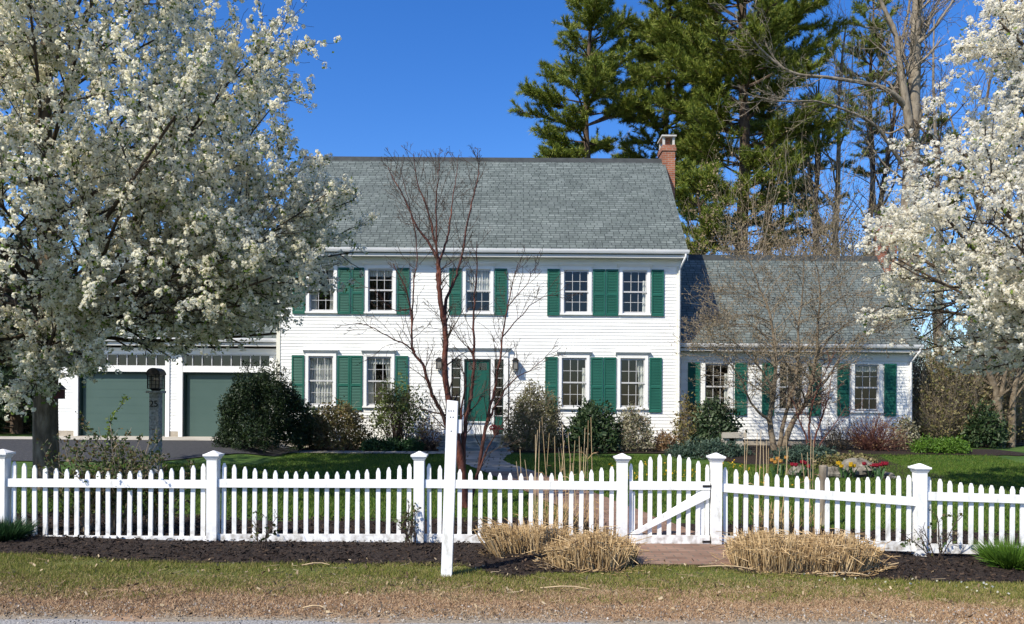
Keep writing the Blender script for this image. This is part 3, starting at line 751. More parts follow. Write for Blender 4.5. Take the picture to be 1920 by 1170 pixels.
panel(PX[4], PX[5], f2, 0, 0, ((zf(1360,906), zf(1710,932)), .100), ((zf(1360,1004), zf(1710,1016)), .112), (zf(1360,874), zf(1710,889)), .085)
panel(PX[5], PX6, f2, 0, 0, ((zf(1745,922), zf(2120,934)), .098), ((zf(1745,1019), zf(2120,1028)), .108), (zf(1745,891), zf(2120,900)), .115)
PX7 = PX6 + 2.47; fence_post(PX7, PZ[5]-.2, f2)
panel(PX6, PX7, f2, 0, 0, ((zf(2120,934)+.02, zf(2120,934)-.05), .098), ((zf(2120,1028), zf(2120,1028)-.05), .108), (zf(2120,900)+.02, zf(2120,900)-.05), .115)
# gate
ga, gb = PX[3]+.085, PX[4]-.075
gate = thing('picket_gate', ((ga+gb)/2, FY, .06), 'white picket garden gate with arched top and diagonal brace between two capped posts', 'gate')
gr0, gr1 = zf(1180, 902), zf(1332, 902)
b0, b1 = zf(1255, 1003), zf(1255, 1023)
m_ = MB(); m_.box(ga, gb, FY-.034, FY-.001, gr0-.098, gr0); m_.build('rail', M['fence_white'], gate)
m_ = MB(); m_.box(ga, gb, FY-.034, FY-.001, b1, b0); m_.build('bottom_board', M['fence_white'], gate)
gt = [870, 864, 857, 852.5, 851.5, 853, 857.5, 864, 871]
for i, ty in enumerate(gt):
    x = ga+.022 + (gb-ga-.044)*i/8; m_ = MB(); picket(m_, x, FY+.001, .050 if 0 < i < 8 else .042, b1+.01, zf(1255, ty)); m_.build('picket', M['fence_white'], gate)
m_ = MB(); p0 = (ga-.02+.03, b0+.012); p1 = (gb-.005, gr0-.105)
dx, dz = p1[0]-p0[0], p1[1]-p0[1]; l = math.hypot(dx, dz); nx, nz = -dz/l*.045, dx/l*.045
m_.prism([(p0[0], p0[1]), (p0[0]+.10, p0[1]), (p1[0], p1[1]-.085), (p1[0], p1[1]), (p1[0]-.09, p1[1])], 'y', FY-.033, FY-.0005); m_.build('brace', M['fence_white'], gate)
m_ = MB(); m_.box(gb-.15, gb-.05, FY+.0215, FY+.05, b1+.05, gr0-.16); m_.box(ga+.045, ga+.075, FY+.0215, FY+.05, b1+.03, gr0-.13); m_.build('stile', M['fence_white'], gate)
m_ = MB()
for z in (gr0-.05, b0-.07): m_.box(gb-.09, gb+.02, FY-.042, FY-.0345, z-.012, z+.012)
m_.build('hinge', M['metal_dark'], gate)

# ------------------------------------------------------------------ tall white sign post
bx, by, bz = at(836.5, 1085, 7.46)
by = 7.46
tx, _, tz = at(848, 750, by)
post = thing('sign_post', (bx, by, 0), 'tall bare white wooden post standing on the grass verge in front of the fence', 'post')
m_ = MB(); h = .052; lean = tx - bx
V = []
for z, o in ((-.2, -.2/1.72*lean), (tz, lean)):
    for sx, sy in ((-1,-1), (1,-1), (1,1), (-1,1)): V.append((bx+o+sx*h, by+h+sy*h, z - (.012 if (z > 0 and sx > 0) else 0)))
m_.add(V, [(0,3,2,1),(4,5,6,7),(0,1,5,4),(1,2,6,5),(2,3,7,6),(3,0,4,7)])
pp = m_.build('shaft', M['fence_white'], post)
m_ = MB(); xo = bx + lean*.9 + h; m_.box(xo+.001, xo+.042, by+.02, by+.085, tz-.32, tz-.19); m_.build('bracket', M['fence_white'], post)
m_ = MB()
for (ox, oz) in ((-.03,.105), (-.008,.105), (.016,.105), (-.012,.165), (.014,.165), (.0,.30)):
    xx = bx + lean*(1-oz/1.7) + ox; m_.lathe((xx, by-.0005, tz-oz), [(.0, 0), (.005, 0)], 8) if False else m_.box(xx-.005, xx+.005, by-.003, by+.002, tz-oz-.005, tz-oz+.005)
m_.build('screw_head', M['metal_dark'], post)

# ------------------------------------------------------------------ granite lamp post with the house number
LY = 17.0; lx = at(292, 800, LY)[0]; lg = gz(lx, LY)
lamp = thing('lamp_post', (lx, LY, lg), 'grey granite post bearing the number 25 under a black caged lantern', 'lamp post')
zt = at(292, 737, LY)[2]; h = .10
m_ = MB(); m_.box(lx-h, lx+h, LY-h, LY+h, lg-.2, zt); pst = m_.build('post', M['granite'], lamp)
m_ = MB(); m_.box(lx-h-.055, lx+h+.055, LY-h-.055, LY+h+.055, zt+.001, zt+.05); m_.build('cap_stone', M['granite'], lamp)
cu = bpy.data.curves.new('number', 'FONT'); cu.body = '25'; cu.size = .20; cu.extrude = .006; cu.align_x = 'CENTER'
to = bpy.data.objects.new('number_text', cu); COL.objects.link(to); bpy.context.view_layer.update()
me = bpy.data.meshes.new_from_object(to.evaluated_get(bpy.context.evaluated_depsgraph_get())); bpy.data.objects.remove(to)
num = bpy.data.objects.new('house_number', me); COL.objects.link(num); me.materials.append(M['metal_dark'])
num.parent = pst; num.rotation_euler = (math.pi/2, 0, 0); num.location = (0, -h-.008, zt-lg-.30); num.scale = (1.0, 1.0, 1)
m_ = MB(); w = .135; z0, z1 = zt+.09, at(292, 703, LY)[2]; zr_ = at(292, 690, LY)[2]
m_.frustum(lx, LY, zt+.051, z0, .06, .06, .09, .09); m_.box(lx-w, lx+w, LY-w, LY+w, z0, z0+.02)
for sx in (-1, 1):
    for sy in (-1, 1): m_.box(lx+sx*(w-.01)-.011, lx+sx*(w-.01)+.011, LY+sy*(w-.01)-.011, LY+sy*(w-.01)+.011, z0+.021, z1)
for k in (1, 2, 3):
    z = z0 + (z1-z0)*k/3.4
    for s in (-1, 1):
        m_.box(lx-w+.012, lx+w-.012, LY+s*(w-.012)-.005, LY+s*(w-.012)+.005, z-.006, z+.006); m_.box(lx+s*(w-.012)-.005, lx+s*(w-.012)+.005, LY-w+.012, LY+w-.012, z-.006, z+.006)
for k in (-1, 1):
    for s in (-1, 1): m_.box(lx+k*.045-.006, lx+k*.045+.006, LY+s*(w-.006)-.005, LY+s*(w-.006)+.005, z0+.021, z1-.001)
lan = m_.build('lantern', M['metal_dark'], lamp)
m_ = MB(); m_.box(lx-w+.03, lx+w-.03, LY-w+.03, LY+w-.03, z0+.022, z1-.002); m_.build('lantern_glass', M['lanternglass'], lan)
m_ = MB(); n = 10
prof = [(lx + (w+.02)*math.cos(math.pi*i/n), z1 + (zr_-z1)*math.sin(math.pi*i/n)) for i in range(n+1)]
m_.prism(prof, 'y', LY-w-.025, LY+w+.025); m_.build('lantern_roof', M['metal_dark'], lan)

# ------------------------------------------------------------------ garden furniture
bxx, _, bzz = at(1378, 848, 23.3)
g = gz(bxx, 23.3)
bench = thing('stone_bench', (bxx, 23.3, g), 'low pale stone bench in the bed under the wing windows', 'bench')
m_ = MB(); m_.box(bxx-.42, bxx+.30, 23.1, 23.55, at(1378, 817, 23.3)[2]-.06, at(1378, 811, 23.3)[2]); m_.build('seat', M['concrete'], bench)
for o in (-.36, .05):
    m_ = MB(); m_.frustum(bxx+o+.05, 23.32, g-.1, at(1378, 817, 23.3)[2]-.061, .13, .17, .10, .15); m_.build('leg', M['concrete'], bench)
sx_ = at(1543, 880, 11.3)[0]; g = gz(sx_, 11.3)
m_ = MB(); m_.tube([(sx_, 11.3, g-.1), (sx_+.004, 11.3, .45), (sx_+.01, 11.31, at(1543, 872, 11.3)[2]-.02), (sx_+.01, 11.31, at(1543, 872, 11.3)[2])], [.062, .06, .062, .05], 9)
tag(m_.build('wooden_stake', M['bark_pale'], org=(sx_, 11.3, g)), 'weathered grey wooden stake behind the fence right of the gate', 'stake')
# grey garden panel beside the wing
a, b = at(1711, 850, 26.6)[0], at(1764, 850, 26.6)[0]
pf = thing('garden_screen', ((a+b)/2, 26.6, .1), 'low grey wooden screen beside the right end of the side wing', 'screen')
m_ = MB()
for i in range(9):
    x = a + (b-a)*(i+.5)/9; m_.box(x-.048, x+.048, 26.6, 26.625, .05, .72)
m_.build('board', mat('grey_screen_boards', [(.14,.16,.15), (.22,.24,.23)], scale=6), pf)
m_ = MB()
for x in (a, b): m_.box(x-.05, x+.05, 26.53, 26.63, 0, .82)
m_.box(a+.051, b-.051, 26.57, 26.599, .60, .68); m_.build('frame', M['bark_pale'], pf)
# bird house on the pear trunk is built with the tree
# rocks of the flower bed
def rock(px, py, Y, s, seed, label):
    x, y, z = at(px, py, Y); g = gz(x, Y); r = random.Random(seed)
    mb = MB(); nu, nv = 14, 9; ph = [r.uniform(0, 6) for _ in range(6)]; V = []
    for j in range(nv+1):
        th = math.pi*j/nv
        for i in range(nu):
            a_ = 2*math.pi*i/nu
            d = 1 + .18*math.sin(2*a_+ph[0])*math.sin(th) + .12*math.sin(3*a_+ph[1]+2*th) + .10*math.sin(5*th+ph[2]+a_) + r.uniform(-.04, .04)
            V.append((x + s[0]*d*math.sin(th)*math.cos(a_), Y + s[1]*d*math.sin(th)*math.sin(a_), g + s[2]*.55 + s[2]*d*math.cos(th)))
    mb.add(V, [(j*nu+i, j*nu+(i+1) % nu, (j+1)*nu+(i+1) % nu, (j+1)*nu+i) for j in range(nv) for i in range(nu)])
    tag(mb.build('boulder', M['rock'], org=(x, Y, g)), label, 'rock', 'rocks edging the flower bed')
rock(1611, 890, 17.4, (.42, .35, .26), 3, 'large pale boulder between yellow and red tulips')
rock(1562, 892, 17.2, (.26, .22, .16), 4, 'small dark rock left of the yellow tulips')
rock(1655, 897, 17.2, (.30, .2, .10), 5, 'flat low rock under the right red tulips')
rock(1500, 893, 17.5, (.30, .22, .15), 6, 'grey rock left of the wooden stake beside orange tulips')

# ------------------------------------------------------------------ tulips
M['tulip_leaf'] = mat('tulip_leaf', [(.045,.10,.035), (.08,.15,.05)], island=True, rough=.5, transl=.2)
M['tulip_red'] = mat('red_petal', [(.22,.010,.025), (.34,.018,.04)], island=True, rough=.5, transl=.2)
M['tulip_yellow'] = mat('yellow_petal', [(.50,.30,.01), (.60,.40,.03)], island=True, rough=.5, transl=.2)
M['tulip_orange'] = mat('orange_petal', [(.46,.20,.05), (.55,.33,.08)], island=True, rough=.5, transl=.2)
def tulips(px, py, Y, n, spread, hgt, col, seed, label):
    x, _, _ = at(px, py, Y); g = gz(x, Y); r = random.Random(seed)
    t = thing('tulip_clump', (x, Y, g), label, 'flowers', 'tulips in the front bed')
    st = MB()
    for i in range(n):
        bx_, by_ = x + r.uniform(-.4, .4)*spread, Y + r.uniform(-.2, .2); h_ = hgt*r.uniform(.75, 1.05); lx_ = bx_ + r.uniform(-.1, .1)
        st.tube([(bx_, by_, g), ((bx_+lx_)/2, by_, g+h_*.5), (lx_, by_, g+h_)], .006, 5, 0)
        for k in range(3):
            a = r.uniform(0, 6.28); l = r.uniform(.16, .26); c, s_ = math.cos(a), math.sin(a)
            P = [(bx_ + c*l*q*.6, by_ + s_*l*q*.6, g + l*1.2*math.sin(q*1.9)) for q in (0, .35, .7, 1)]
            W = (.008, .026, .022, .002)
            V = [];
            for p, w in zip(P, W): V += [(p[0]-s_*w, p[1]+c*w, p[2]), (p[0]+s_*w, p[1]-c*w, p[2])]
            st.add(V, [(0,1,3,2), (2,3,5,4), (4,5,7,6)], 0)
        pe = MB()
        for k in range(6):
            a = k*math.pi/3 + r.uniform(-.1, .1); c, s_ = math.cos(a), math.sin(a); V = []
            for q, rad, w in ((0, .006, .010), (.03, .034, .026), (.06, .036, .024), (.09, .034 if k % 2 else .046, .004)):
                V += [(lx_+c*rad-s_*w, by_+s_*rad+c*w, g+h_+q), (lx_+c*rad+s_*w, by_+s_*rad-c*w, g+h_+q)]
            pe.add(V, [(0,1,3,2), (2,3,5,4), (4,5,7,6)])
        pe.build('flower', col, t)
    st.build('stem', M['tulip_leaf'], t)
tulips(1593, 900, 16.9, 6, .4, .30, M['tulip_yellow'], 1, 'clump of yellow tulips in front of the large boulder')
tulips(1633, 890, 17.0, 4, .45, .30, M['tulip_red'], 2, 'small clump of red tulips just right of the large boulder')
tulips(1653, 892, 16.7, 5, .5, .34, M['tulip_red'], 3, 'tall crimson tulips left of the lowest capped fence post')
tulips(1502, 880, 17.0, 5, .5, .32, M['tulip_red'], 4, 'red tulips behind the fence left of the wooden stake')
tulips(1466, 880, 17.0, 5, .4, .42, M['tulip_orange'], 5, 'pale orange tulips beside the multi stemmed tree trunk')
# potted flowers on the stoop
x, Y = at(930, 815, 24.3)[0], 24.3; z = .563
pot = thing('flower_pot', (x, Y, z), 'small terracotta pot of red flowers on the front step', 'flower pot')
m_ = MB(); m_.lathe((x, Y, z), [(.08, 0), (.11, .15), (.12, .15), (.12, .18), (.10, .18)], 14); m_.build('pot', mat('terracotta', [(.25,.09,.05), (.32,.13,.08)], scale=9), pot)
m_ = MB(); n = 90; P = np.array([x, Y, z+.24]) + NR.normal(0, 1, (n, 3))*[.09, .07, .05]; U = NR.normal(0, 1, (n, 3))*.018; W = NR.normal(0, 1, (n, 3))*.018; m_.quads(P, U, W); m_.build('flower', M['tulip_red'], pot)
# ------------------------------------------------------------------ growth
class Tree:
    def __init__(self): self.lv = {}
    def put(self, l, pts, rad): self.lv.setdefault(l, []).append((pts, rad))

def rvec(r): return Vector((r.gauss(0,1), r.gauss(0,1), r.gauss(0,1)))

def side_dir(d, ang, r, az=None):
    u = d.orthogonal().normalized(); v = d.cross(u)
    a = r.uniform(0, 2*math.pi) if az is None else az
    return (d*math.cos(ang) + (u*math.cos(a) + v*math.sin(a))*math.sin(ang)).normalized()

def grow(T, r, p, d, L, rad, l, cfg, env=None):
    c = cfg[l]; n = c['seg']; st = L/n; pts = [p.copy()]; rs = [rad]; cut = False
    for i in range(n):
        d = (d + rvec(r)*c['wob'] + Vector((0,0,c['up']))).normalized()
        q = p + d*st
        if env and l >= c.get('envl', 0) and not env(q):
            if i >= 1: break
            cut = True
        p = q; pts.append(p.copy()); rs.append(max(c.get('rmin', .003), rad*(1 - c['taper']*(i+1)/n)))
        if cut: break
    T.put(l, pts, rs)
    spawn(T, r, pts, rs, L, l, cfg, env)

def spawn(T, r, pts, rs, L, l, cfg, env):
    c = cfg[l]
    if not c.get('kids') or len(pts) < 2: return
    n = len(pts) - 1
    k = max(1, int(round(c['kids'] * n / c['seg'] * r.uniform(.8, 1.2)))) if c['kids'] >= 1 else 0
    for j in range(k):
        t = c['t0'] + (1 - c['t0'])*(j + r.random())/k
        f = t*n; i = min(n-1, int(f)); q = pts[i].lerp(pts[i+1], f-i); dd = (pts[i+1]-pts[i]).normalized()
        ang = math.radians(r.uniform(*c['ang'])); nd = side_dir(dd, ang, r)
        if c.get('flat'): nd = Vector((nd.x, nd.y, nd.z*c['flat'])).normalized()
        if c.get('lift'): nd = (nd + Vector((0,0,c['lift']))).normalized()
        ll = L*r.uniform(*c['ratio'])*(1 - c.get('short', .4)*t)
        grow(T, r, q, nd, ll, rs[min(i, len(rs)-1)]*c.get('rr', .6), l+1, cfg, env)

def tubes_of(mb, branches, sides):
    by = {}
    for pts, rs in branches: by.setdefault(len(pts), []).append((pts, rs))
    for n, bs in by.items():
        if n < 2: continue
        mb.tubes(np.array([[tuple(p) for p in b[0]] for b in bs]), np.array([b[1] for b in bs]), sides)

def smooth_px(pts, Y, r, jit=.012):
    """stem traced in the photograph -> curve at its own depth; pts (px, py, depth offset)"""
    P = [Vector(at(a, b, Y + (c[0] if c else 0))) for a, b, *c in pts]
    P = [P[0]*2 - P[1]] + P + [P[-1]*2 - P[-2]]; out = []
    for i in range(1, len(P)-2):
        for k in range(5):
            t = k/5; p0, p1, p2, p3 = P[i-1:i+3]
            out.append(.5*((2*p1) + (p2-p0)*t + (2*p0-5*p1+4*p2-p3)*t*t + (3*p1-p0-3*p2+p3)*t**3) + rvec(r)*jit*.5)
    out.append(P[-2]); return out

def sites(branches, step, r, t0=0.0):
    out, dirs = [], []
    for pts, rs in branches:
        acc = r.random()*step
        for a, b in zip(pts, pts[1:]):
            l = (b-a).length; dd = (b-a)/max(l, 1e-6)
            while acc < l:
                out.append(tuple(a + dd*acc)); dirs.append(tuple(dd)); acc += step*r.uniform(.7, 1.3)
            acc -= l
    return np.array(out), np.array(dirs)

def unit(v): return v / (np.linalg.norm(v, axis=-1, keepdims=True) + 1e-9)

def puffs(mb, C, rad, k, size, m=0, rng=NR):
    """rounded flower clusters: k petals on a small ball round every centre"""
    N = len(C); D = unit(rng.normal(0, 1, (N, k, 3)) + [0, 0, .35])
    R = rad[:, None, None] if hasattr(rad, 'shape') else rad
    P = C[:, None, :] + D*R
    nrm = unit(D + rng.normal(0, .45, (N, k, 3)))
    U = unit(np.cross(nrm, rng.normal(0, 1, (N, k, 3)))); W = np.cross(nrm, U)
    s = size*rng.uniform(.7, 1.25, (N, k, 1))
    mb.quads(P.reshape(-1, 3), (U*s).reshape(-1, 3), (W*s).reshape(-1, 3), m)

def leaves(mb, C, size, m=0, rng=NR, aspect=.55, up=.3, per=1, spread=0):
    if per > 1: C = np.repeat(C, per, axis=0) + rng.normal(0, spread, (len(C)*per, 3))
    N = len(C); U = unit(rng.normal(0, 1, (N, 3)) + [0, 0, up]); W = unit(np.cross(U, rng.normal(0, 1, (N, 3))))
    s = size*rng.uniform(.6, 1.3, (N, 1)); mb.quads(C + U*s, U*s, W*s*aspect, m)

def tufts(mb, C, D, k, ln, w, m=0, rng=NR, spread=.7):
    """needle tufts: k thin blades from each point round direction D"""
    N = len(C); d = unit(D[:, None, :] + rng.normal(0, spread, (N, k, 3)))
    A = np.repeat(C[:, None, :], k, axis=1); l = ln*rng.uniform(.7, 1.2, (N, k, 1))
    s = unit(np.cross(d, rng.normal(0, 1, (N, k, 3))))*w/2
    T = A + d*l
    mb.tris((A + d*l*.15 - s).reshape(-1, 3), (A + d*l*.15 + s).reshape(-1, 3), T.reshape(-1, 3), m)

def envelope(cx, cy, prof, rough=.12, seed=0):
    f = lin(*prof); r = random.Random(seed); ph = [r.uniform(0, 6.3) for _ in range(6)]
    z0, z1 = prof[0][0], prof[-1][0]
    def inside(p):
        if p.z < z0 or p.z > z1: return False
        dx, dy = p.x-cx, p.y-cy; a = math.atan2(dy, dx)
        k = 1 + rough*(math.sin(3*a+ph[0]+p.z) + math.sin(5*a+ph[1]-p.z*1.7) + .7*math.sin(9*a+ph[2]+p.z*3))
        return dx*dx + dy*dy < (f(p.z)*k)**2
    return inside

# ------------------------------------------------------------------ flowering pears
def pear(X, Y, H, r0, prof, seed, label, nlimb, petal, leafy, zl0=2.2, step=.075, leafstep=.3, extra=None):
    r = random.Random(seed); g = gz(X, Y); env = envelope(X, Y, prof, .09, seed)
    t = thing('flowering_pear_tree', (X, Y, g), label, 'tree', 'white flowering pear trees')
    T = Tree()
    cfg = {1: dict(seg=9, wob=.10, up=.045, taper=.8, kids=13, t0=.18, ang=(28, 62), ratio=(.34, .55), short=.45, rr=.55, envl=1),
           2: dict(seg=6, wob=.12, up=.05, taper=.8, kids=8, t0=.12, ang=(25, 65), ratio=(.34, .60), short=.35, rr=.55),
           3: dict(seg=5, wob=.14, up=.04, taper=.75, kids=0, rmin=.0035)}
    tr = []; rs = []; n = 26
    for i in range(n+1):
        z = H*i/n; q = max(0, z/H)
        tr.append(Vector((X + .10*math.sin(z*.9+seed) * min(1, z/3), Y + .08*math.cos(z*.8), g + z)))
        rs.append(r0*(1.25 if i == 0 else 1)*(1-q)**.75 + .02)
    T.put(0, tr, rs)
    for i in range(nlimb):
        q = (i + r.random())/nlimb; z = zl0 + (H*.86-zl0)*q**1.15
        a = i*2.39996 + r.uniform(-.4, .4); el = math.radians(22 + 34*q + r.uniform(-8, 8))
        f = z/H*n; k = int(f); p = tr[k].lerp(tr[k+1], f-k)
        d = Vector((math.cos(a)*math.cos(el), math.sin(a)*math.cos(el), math.sin(el)))
        L = (7.2 - 3.6*q)*r.uniform(.85, 1.1)
        grow(T, r, p, d, L, rs[k]*.27, 1, cfg, env)
    if extra: extra(T, r, cfg, env, tr)
    mb = MB(); tubes_of(mb, T.lv[0], 14)
    # bark ridges round the trunk
    tk = mb.build('trunk', M['bark'], t, smooth=True)
    mb = MB(); tubes_of(mb, T.lv[1], 7); tubes_of(mb, T.lv[2], 4); tubes_of(mb, T.lv.get(3, []), 3)
    mb.build('branches', M['bark_limb'], t, smooth=True)
    rng = np.random.default_rng(seed)
    C3, _ = sites(T.lv.get(3, []), step, r); C2, _ = sites([(b[0][2:], b[1]) for b in T.lv[2] if len(b[0]) > 3], step*1.5, r)
    C = np.concatenate([C3, C2]); C = C + rng.normal(0, .035, C.shape)
    # blossom opens in bunches: thin it where a slow noise is low
    w = np.sin(C[:, 0]*1.7+seed) * np.sin(C[:, 1]*1.9) * np.sin(C[:, 2]*2.1+1) + rng.normal(0, .35, len(C))
    C = C[w > -.24]
    print('pear', label[:20], 'clusters', len(C), 'twigs', len(T.lv.get(3, [])))
    mb = MB(); rad = rng.uniform(.028, .056, len(C))
    puffs(mb, C, rad, 13, .0165, 0, rng)
    leaves(mb, C[rng.random(len(C)) < leafy] + rng.normal(0, .03, (1, 3)), .026, 1, rng, per=3, spread=.04)
    mb.build('crown', [petal, M['newleaf']], t)
    return t, tr, rs

lx0, ly0 = -8.45, 14.0
def low_left(T, r, cfg, env, tr):
    # low boughs: the drooping spray beside the trunk and the long shelf in front of the house
    for (az, el, z, L) in ((-.3, -14, 2.75, 1.5), (-1.2, 4, 2.6, 2.6), (2.9, -2, 2.5, 2.6), (-2.2, -6, 2.6, 2.2), (-.15, 6, 2.7, 5.2), (.25, 10, 2.8, 5.4), (-.5, 8, 2.9, 5.2), (.7, 10, 2.7, 5.0), (-.9, 12, 2.9, 5.0), (3.6, 8, 2.7, 5.), (.05, 16, 3.3, 5.6), (-.05, 3, 3.0, 5.9), (.15, 12, 3.1, 5.9), (-.3, 12, 3.2, 5.9), (.35, 5, 2.9, 5.6), (-.7, 14, 3.4, 5.6), (-.2, 20, 3.6, 5.6), (-1.4, 15, 3.2, 5.4), (-1.9, 12, 3.3, 5.4), (-2.6, 10, 3.2, 5.4), (-1.5, -38, 3.0, 1.7), (-.9, -34, 3.1, 1.9), (-2.0, -32, 3.0, 1.8), (-.4, -38, 3.0, 1.7), (-2.6, -26, 3.0, 2.2), (-1.2, -45, 2.9, 1.4), (-.15, 4, 3.2, 6.2), (.12, 7, 3.3, 6.2), (.3, 6, 3.1, 6.0), (-.35, 8, 3.3, 6.0)):
        p = min(tr, key=lambda q: abs(q.z - z)); e = math.radians(el)
        grow(T, r, p, Vector((math.cos(az)*math.cos(e), math.sin(az)*math.cos(e), math.sin(e))), L, .042, 1, cfg, None if L < 3 else env)
left_pear, ltr, lrs = pear(lx0, ly0, 12.6, .20, [(2.35, 1.5), (2.75, 3.8), (3.0, 4.9), (4, 5.15), (5, 5.1), (6.5, 5.2), (8.2, 5.4), (9.6, 5.15), (11, 4.2), (13, 1.0)], 11,
     'big white flowering pear tree in front of the green garage doors', 42, M['petal'], .38, 2.5, step=.064, extra=low_left)
def low_right(T, r, cfg, env, tr):
    for (az, el, z, L) in ((3.05, 20, 3.0, 5.2), (3.25, 10, 2.9, 4.4), (3.5, 14, 2.8, 4.6), (2.8, 4, 2.7, 4.4), (3.9, 6, 2.7, 4.2), (2.5, 8, 2.6, 4.2), (4.3, 5, 2.6, 4.0), (3.3, -2, 2.6, 3.6), (2.95, -3, 2.5, 3.2)):
        p = min(tr, key=lambda q: abs(q.z - z)); e = math.radians(el)
        grow(T, r, p, Vector((math.cos(az)*math.cos(e), math.sin(az)*math.cos(e), math.sin(e))), L, .05, 1, cfg, env)
right_pear, _, _ = pear(10.3, 13.3, 12.0, .2, [(2.2, 2.2), (2.6, 3.2), (3.4, 4.0), (4.7, 4.25), (5.6, 3.6), (7, 2.8), (8.7, 2.35), (10.5, 1.6), (12.4, .3)], 23,
     'white flowering pear tree reaching in over the low side wing', 34, M['petal_cream'], .10, 2.4, step=.064, extra=low_right)
# small bird house on the left pear trunk
bh = at(110, 737, 13.78); hx, hy, hz = bh
m_ = MB(); m_.box(hx-.07, hx+.07, hy-.08, hy+.08, hz-.10, hz+.06); 
bird = thing('bird_house', (hx, hy, hz-.1), 'small dark red bird house fixed to the left tree trunk', 'bird house')
m_.build('box', mat('dark_red_paint', [(.05,.012,.014), (.085,.02,.022)], scale=9), bird)
m_ = MB(); m_.prism([(hx-.10, hz+.061), (hx+.10, hz+.061), (hx, hz+.15)], 'y', hy-.12, hy+.10); m_.build('roof', mat('weathered_shingle', [(.05,.04,.04), (.09,.075,.07)], scale=12), bird)
m_ = MB(); m_.tube([(hx, hy-.0835, hz-.01), (hx, hy-.0805, hz-.01)], .022, 12); m_.Fa.append((np.array([list(range(12))]), 0)); m_.build('entrance_hole', M['dark_green'], bird)

# ------------------------------------------------------------------ traced bare trees
def traced(name, label, X, Y, stems, bark, seed, cfg, group=None, twig=None, crown=None, env=None, sides=8, thick=1.0):
    r = random.Random(seed); g = gz(X, Y)
    t = thing(name, (X, Y, g), label, 'tree', group); T = Tree()
    for pts, ra, rb in stems:
        P = smooth_px(pts, Y, r); n = len(P); rs = [thick*(ra + (rb-ra)*(i/(n-1))**.8) for i in range(n)]
        T.put(0, P, rs)
        L = sum((b-a).length for a, b in zip(P, P[1:]))
        c0 = dict(cfg[0]); c0['seg'] = n-1; c0['kids'] = cfg[0]['kids']*L
        spawn(T, r, P, rs, cfg[0].get('len', 1.0), 0, {**cfg, 0: c0}, env)
    mb = MB(); tubes_of(mb, T.lv[0], sides); mb.build('trunk', bark, t, smooth=True)
    mb = MB()
    for l in T.lv:
        if l: tubes_of(mb, T.lv[l], 4 if l == 1 else 3)
    mb.build('twigs', twig or bark, t)
    if crown: crown(T, r, t)
    return t

def crop8(*p): return [(640 + a/1.887, 240 + b/1.887, *c) for a, b, *c in p]
stems = [
 (crop8((440,1345), (428,1200), (405,1080), (378,960), (366,850), (366,720), (350,600), (343,520), (345,470)), .075, .040),
 (crop8((345,470), (312,410), (262,340), (225,250), (190,190), (165,140)), .030, .006),
 (crop8((345,480), (330,390), (298,270), (270,200), (255,90)), .026, .006),
 (crop8((345,475,.1), (372,400,.2), (385,320,.3), (400,220,.4), (412,120,.5)), .028, .005),
 (crop8((367,690,0), (372,605,.1), (400,540,.2), (428,440,.3), (450,310,.4), (478,200,.5), (486,140,.6), (480,100,.6)), .038, .005),
 (crop8((352,560), (340,420,-.1), (335,270,-.2), (343,170,-.3), (348,100,-.3)), .024, .004),
 (crop8((438,1300), (405,1130), (365,1030,-.1), (322,945,-.2), (292,850,-.3), (252,780,-.3), (250,690,-.2), (232,580,-.2), (185,480,-.2)), .050, .010),
 (crop8((262,790,-.3), (215,760,-.4), (150,730,-.5), (95,700,-.6), (40,690,-.7)), .018, .004),
 (crop8((250,700,-.2), (255,560,-.1), (268,420,0), (235,250,.1), (205,130,.1)), .018, .004),
 (crop8((240,640,-.2), (180,640,-.3), (110,560,-.4)), .012, .003),
 (crop8((442,1340,.05), (432,1180,.1), (440,1040,.1), (462,930,.15), (470,800,.2), (468,650,.25), (478,520,.3), (480,400,.3)), .055, .008),
 (crop8((470,800,.2), (430,760,.1), (385,700,0), (340,690,-.1)), .014, .003),
 (crop8((448,1345,.1), (488,1200,.2), (510,1060,.25), (540,930,.3), (560,820,.3), (576,700,.35), (600,580,.4), (625,480,.4)), .045, .006),
 (crop8((470,1260,.15), (520,1130,.2), (590,1020,.2)), .028, .006),
 (crop8((515,1050,.25), (560,960,.3), (610,890,.4), (680,850,.5), (760,770,.6)), .022, .004),
 (crop8((570,740,.35), (640,660,.5), (710,600,.6), (780,590,.7)), .014, .003),
 (crop8((590,630,.35), (650,560,.4), (700,480,.5)), .012, .003),
 (crop8((430,1150,.1), (425,1000,0), (440,900,-.1), (420,830,-.1)), .026, .006),
]
c_maple = {0: dict(kids=6.5, t0=.18, ang=(22, 55), ratio=(.4, .95), short=.6, rr=.33, len=1.0, lift=.12),
           1: dict(seg=5, wob=.13, up=.06, taper=.75, kids=4.5, t0=.2, ang=(25, 55), ratio=(.3, .55), short=.3, rr=.55, rmin=.0035),
           2: dict(seg=4, wob=.16, up=.05, taper=.6, kids=1.6, t0=.3, ang=(25, 60), ratio=(.3, .6), short=.3, rr=.7, rmin=.0028),
           3: dict(seg=3, wob=.18, up=.05, taper=.5, kids=0, rmin=.0022)}
traced('bare_red_maple', 'bare red barked tree with several stems in front of the green entrance door', at(873, 955, 12.1)[0], 12.1, stems, M['bark_red'], 5, c_maple, twig=M['twig_dark'], thick=.82)

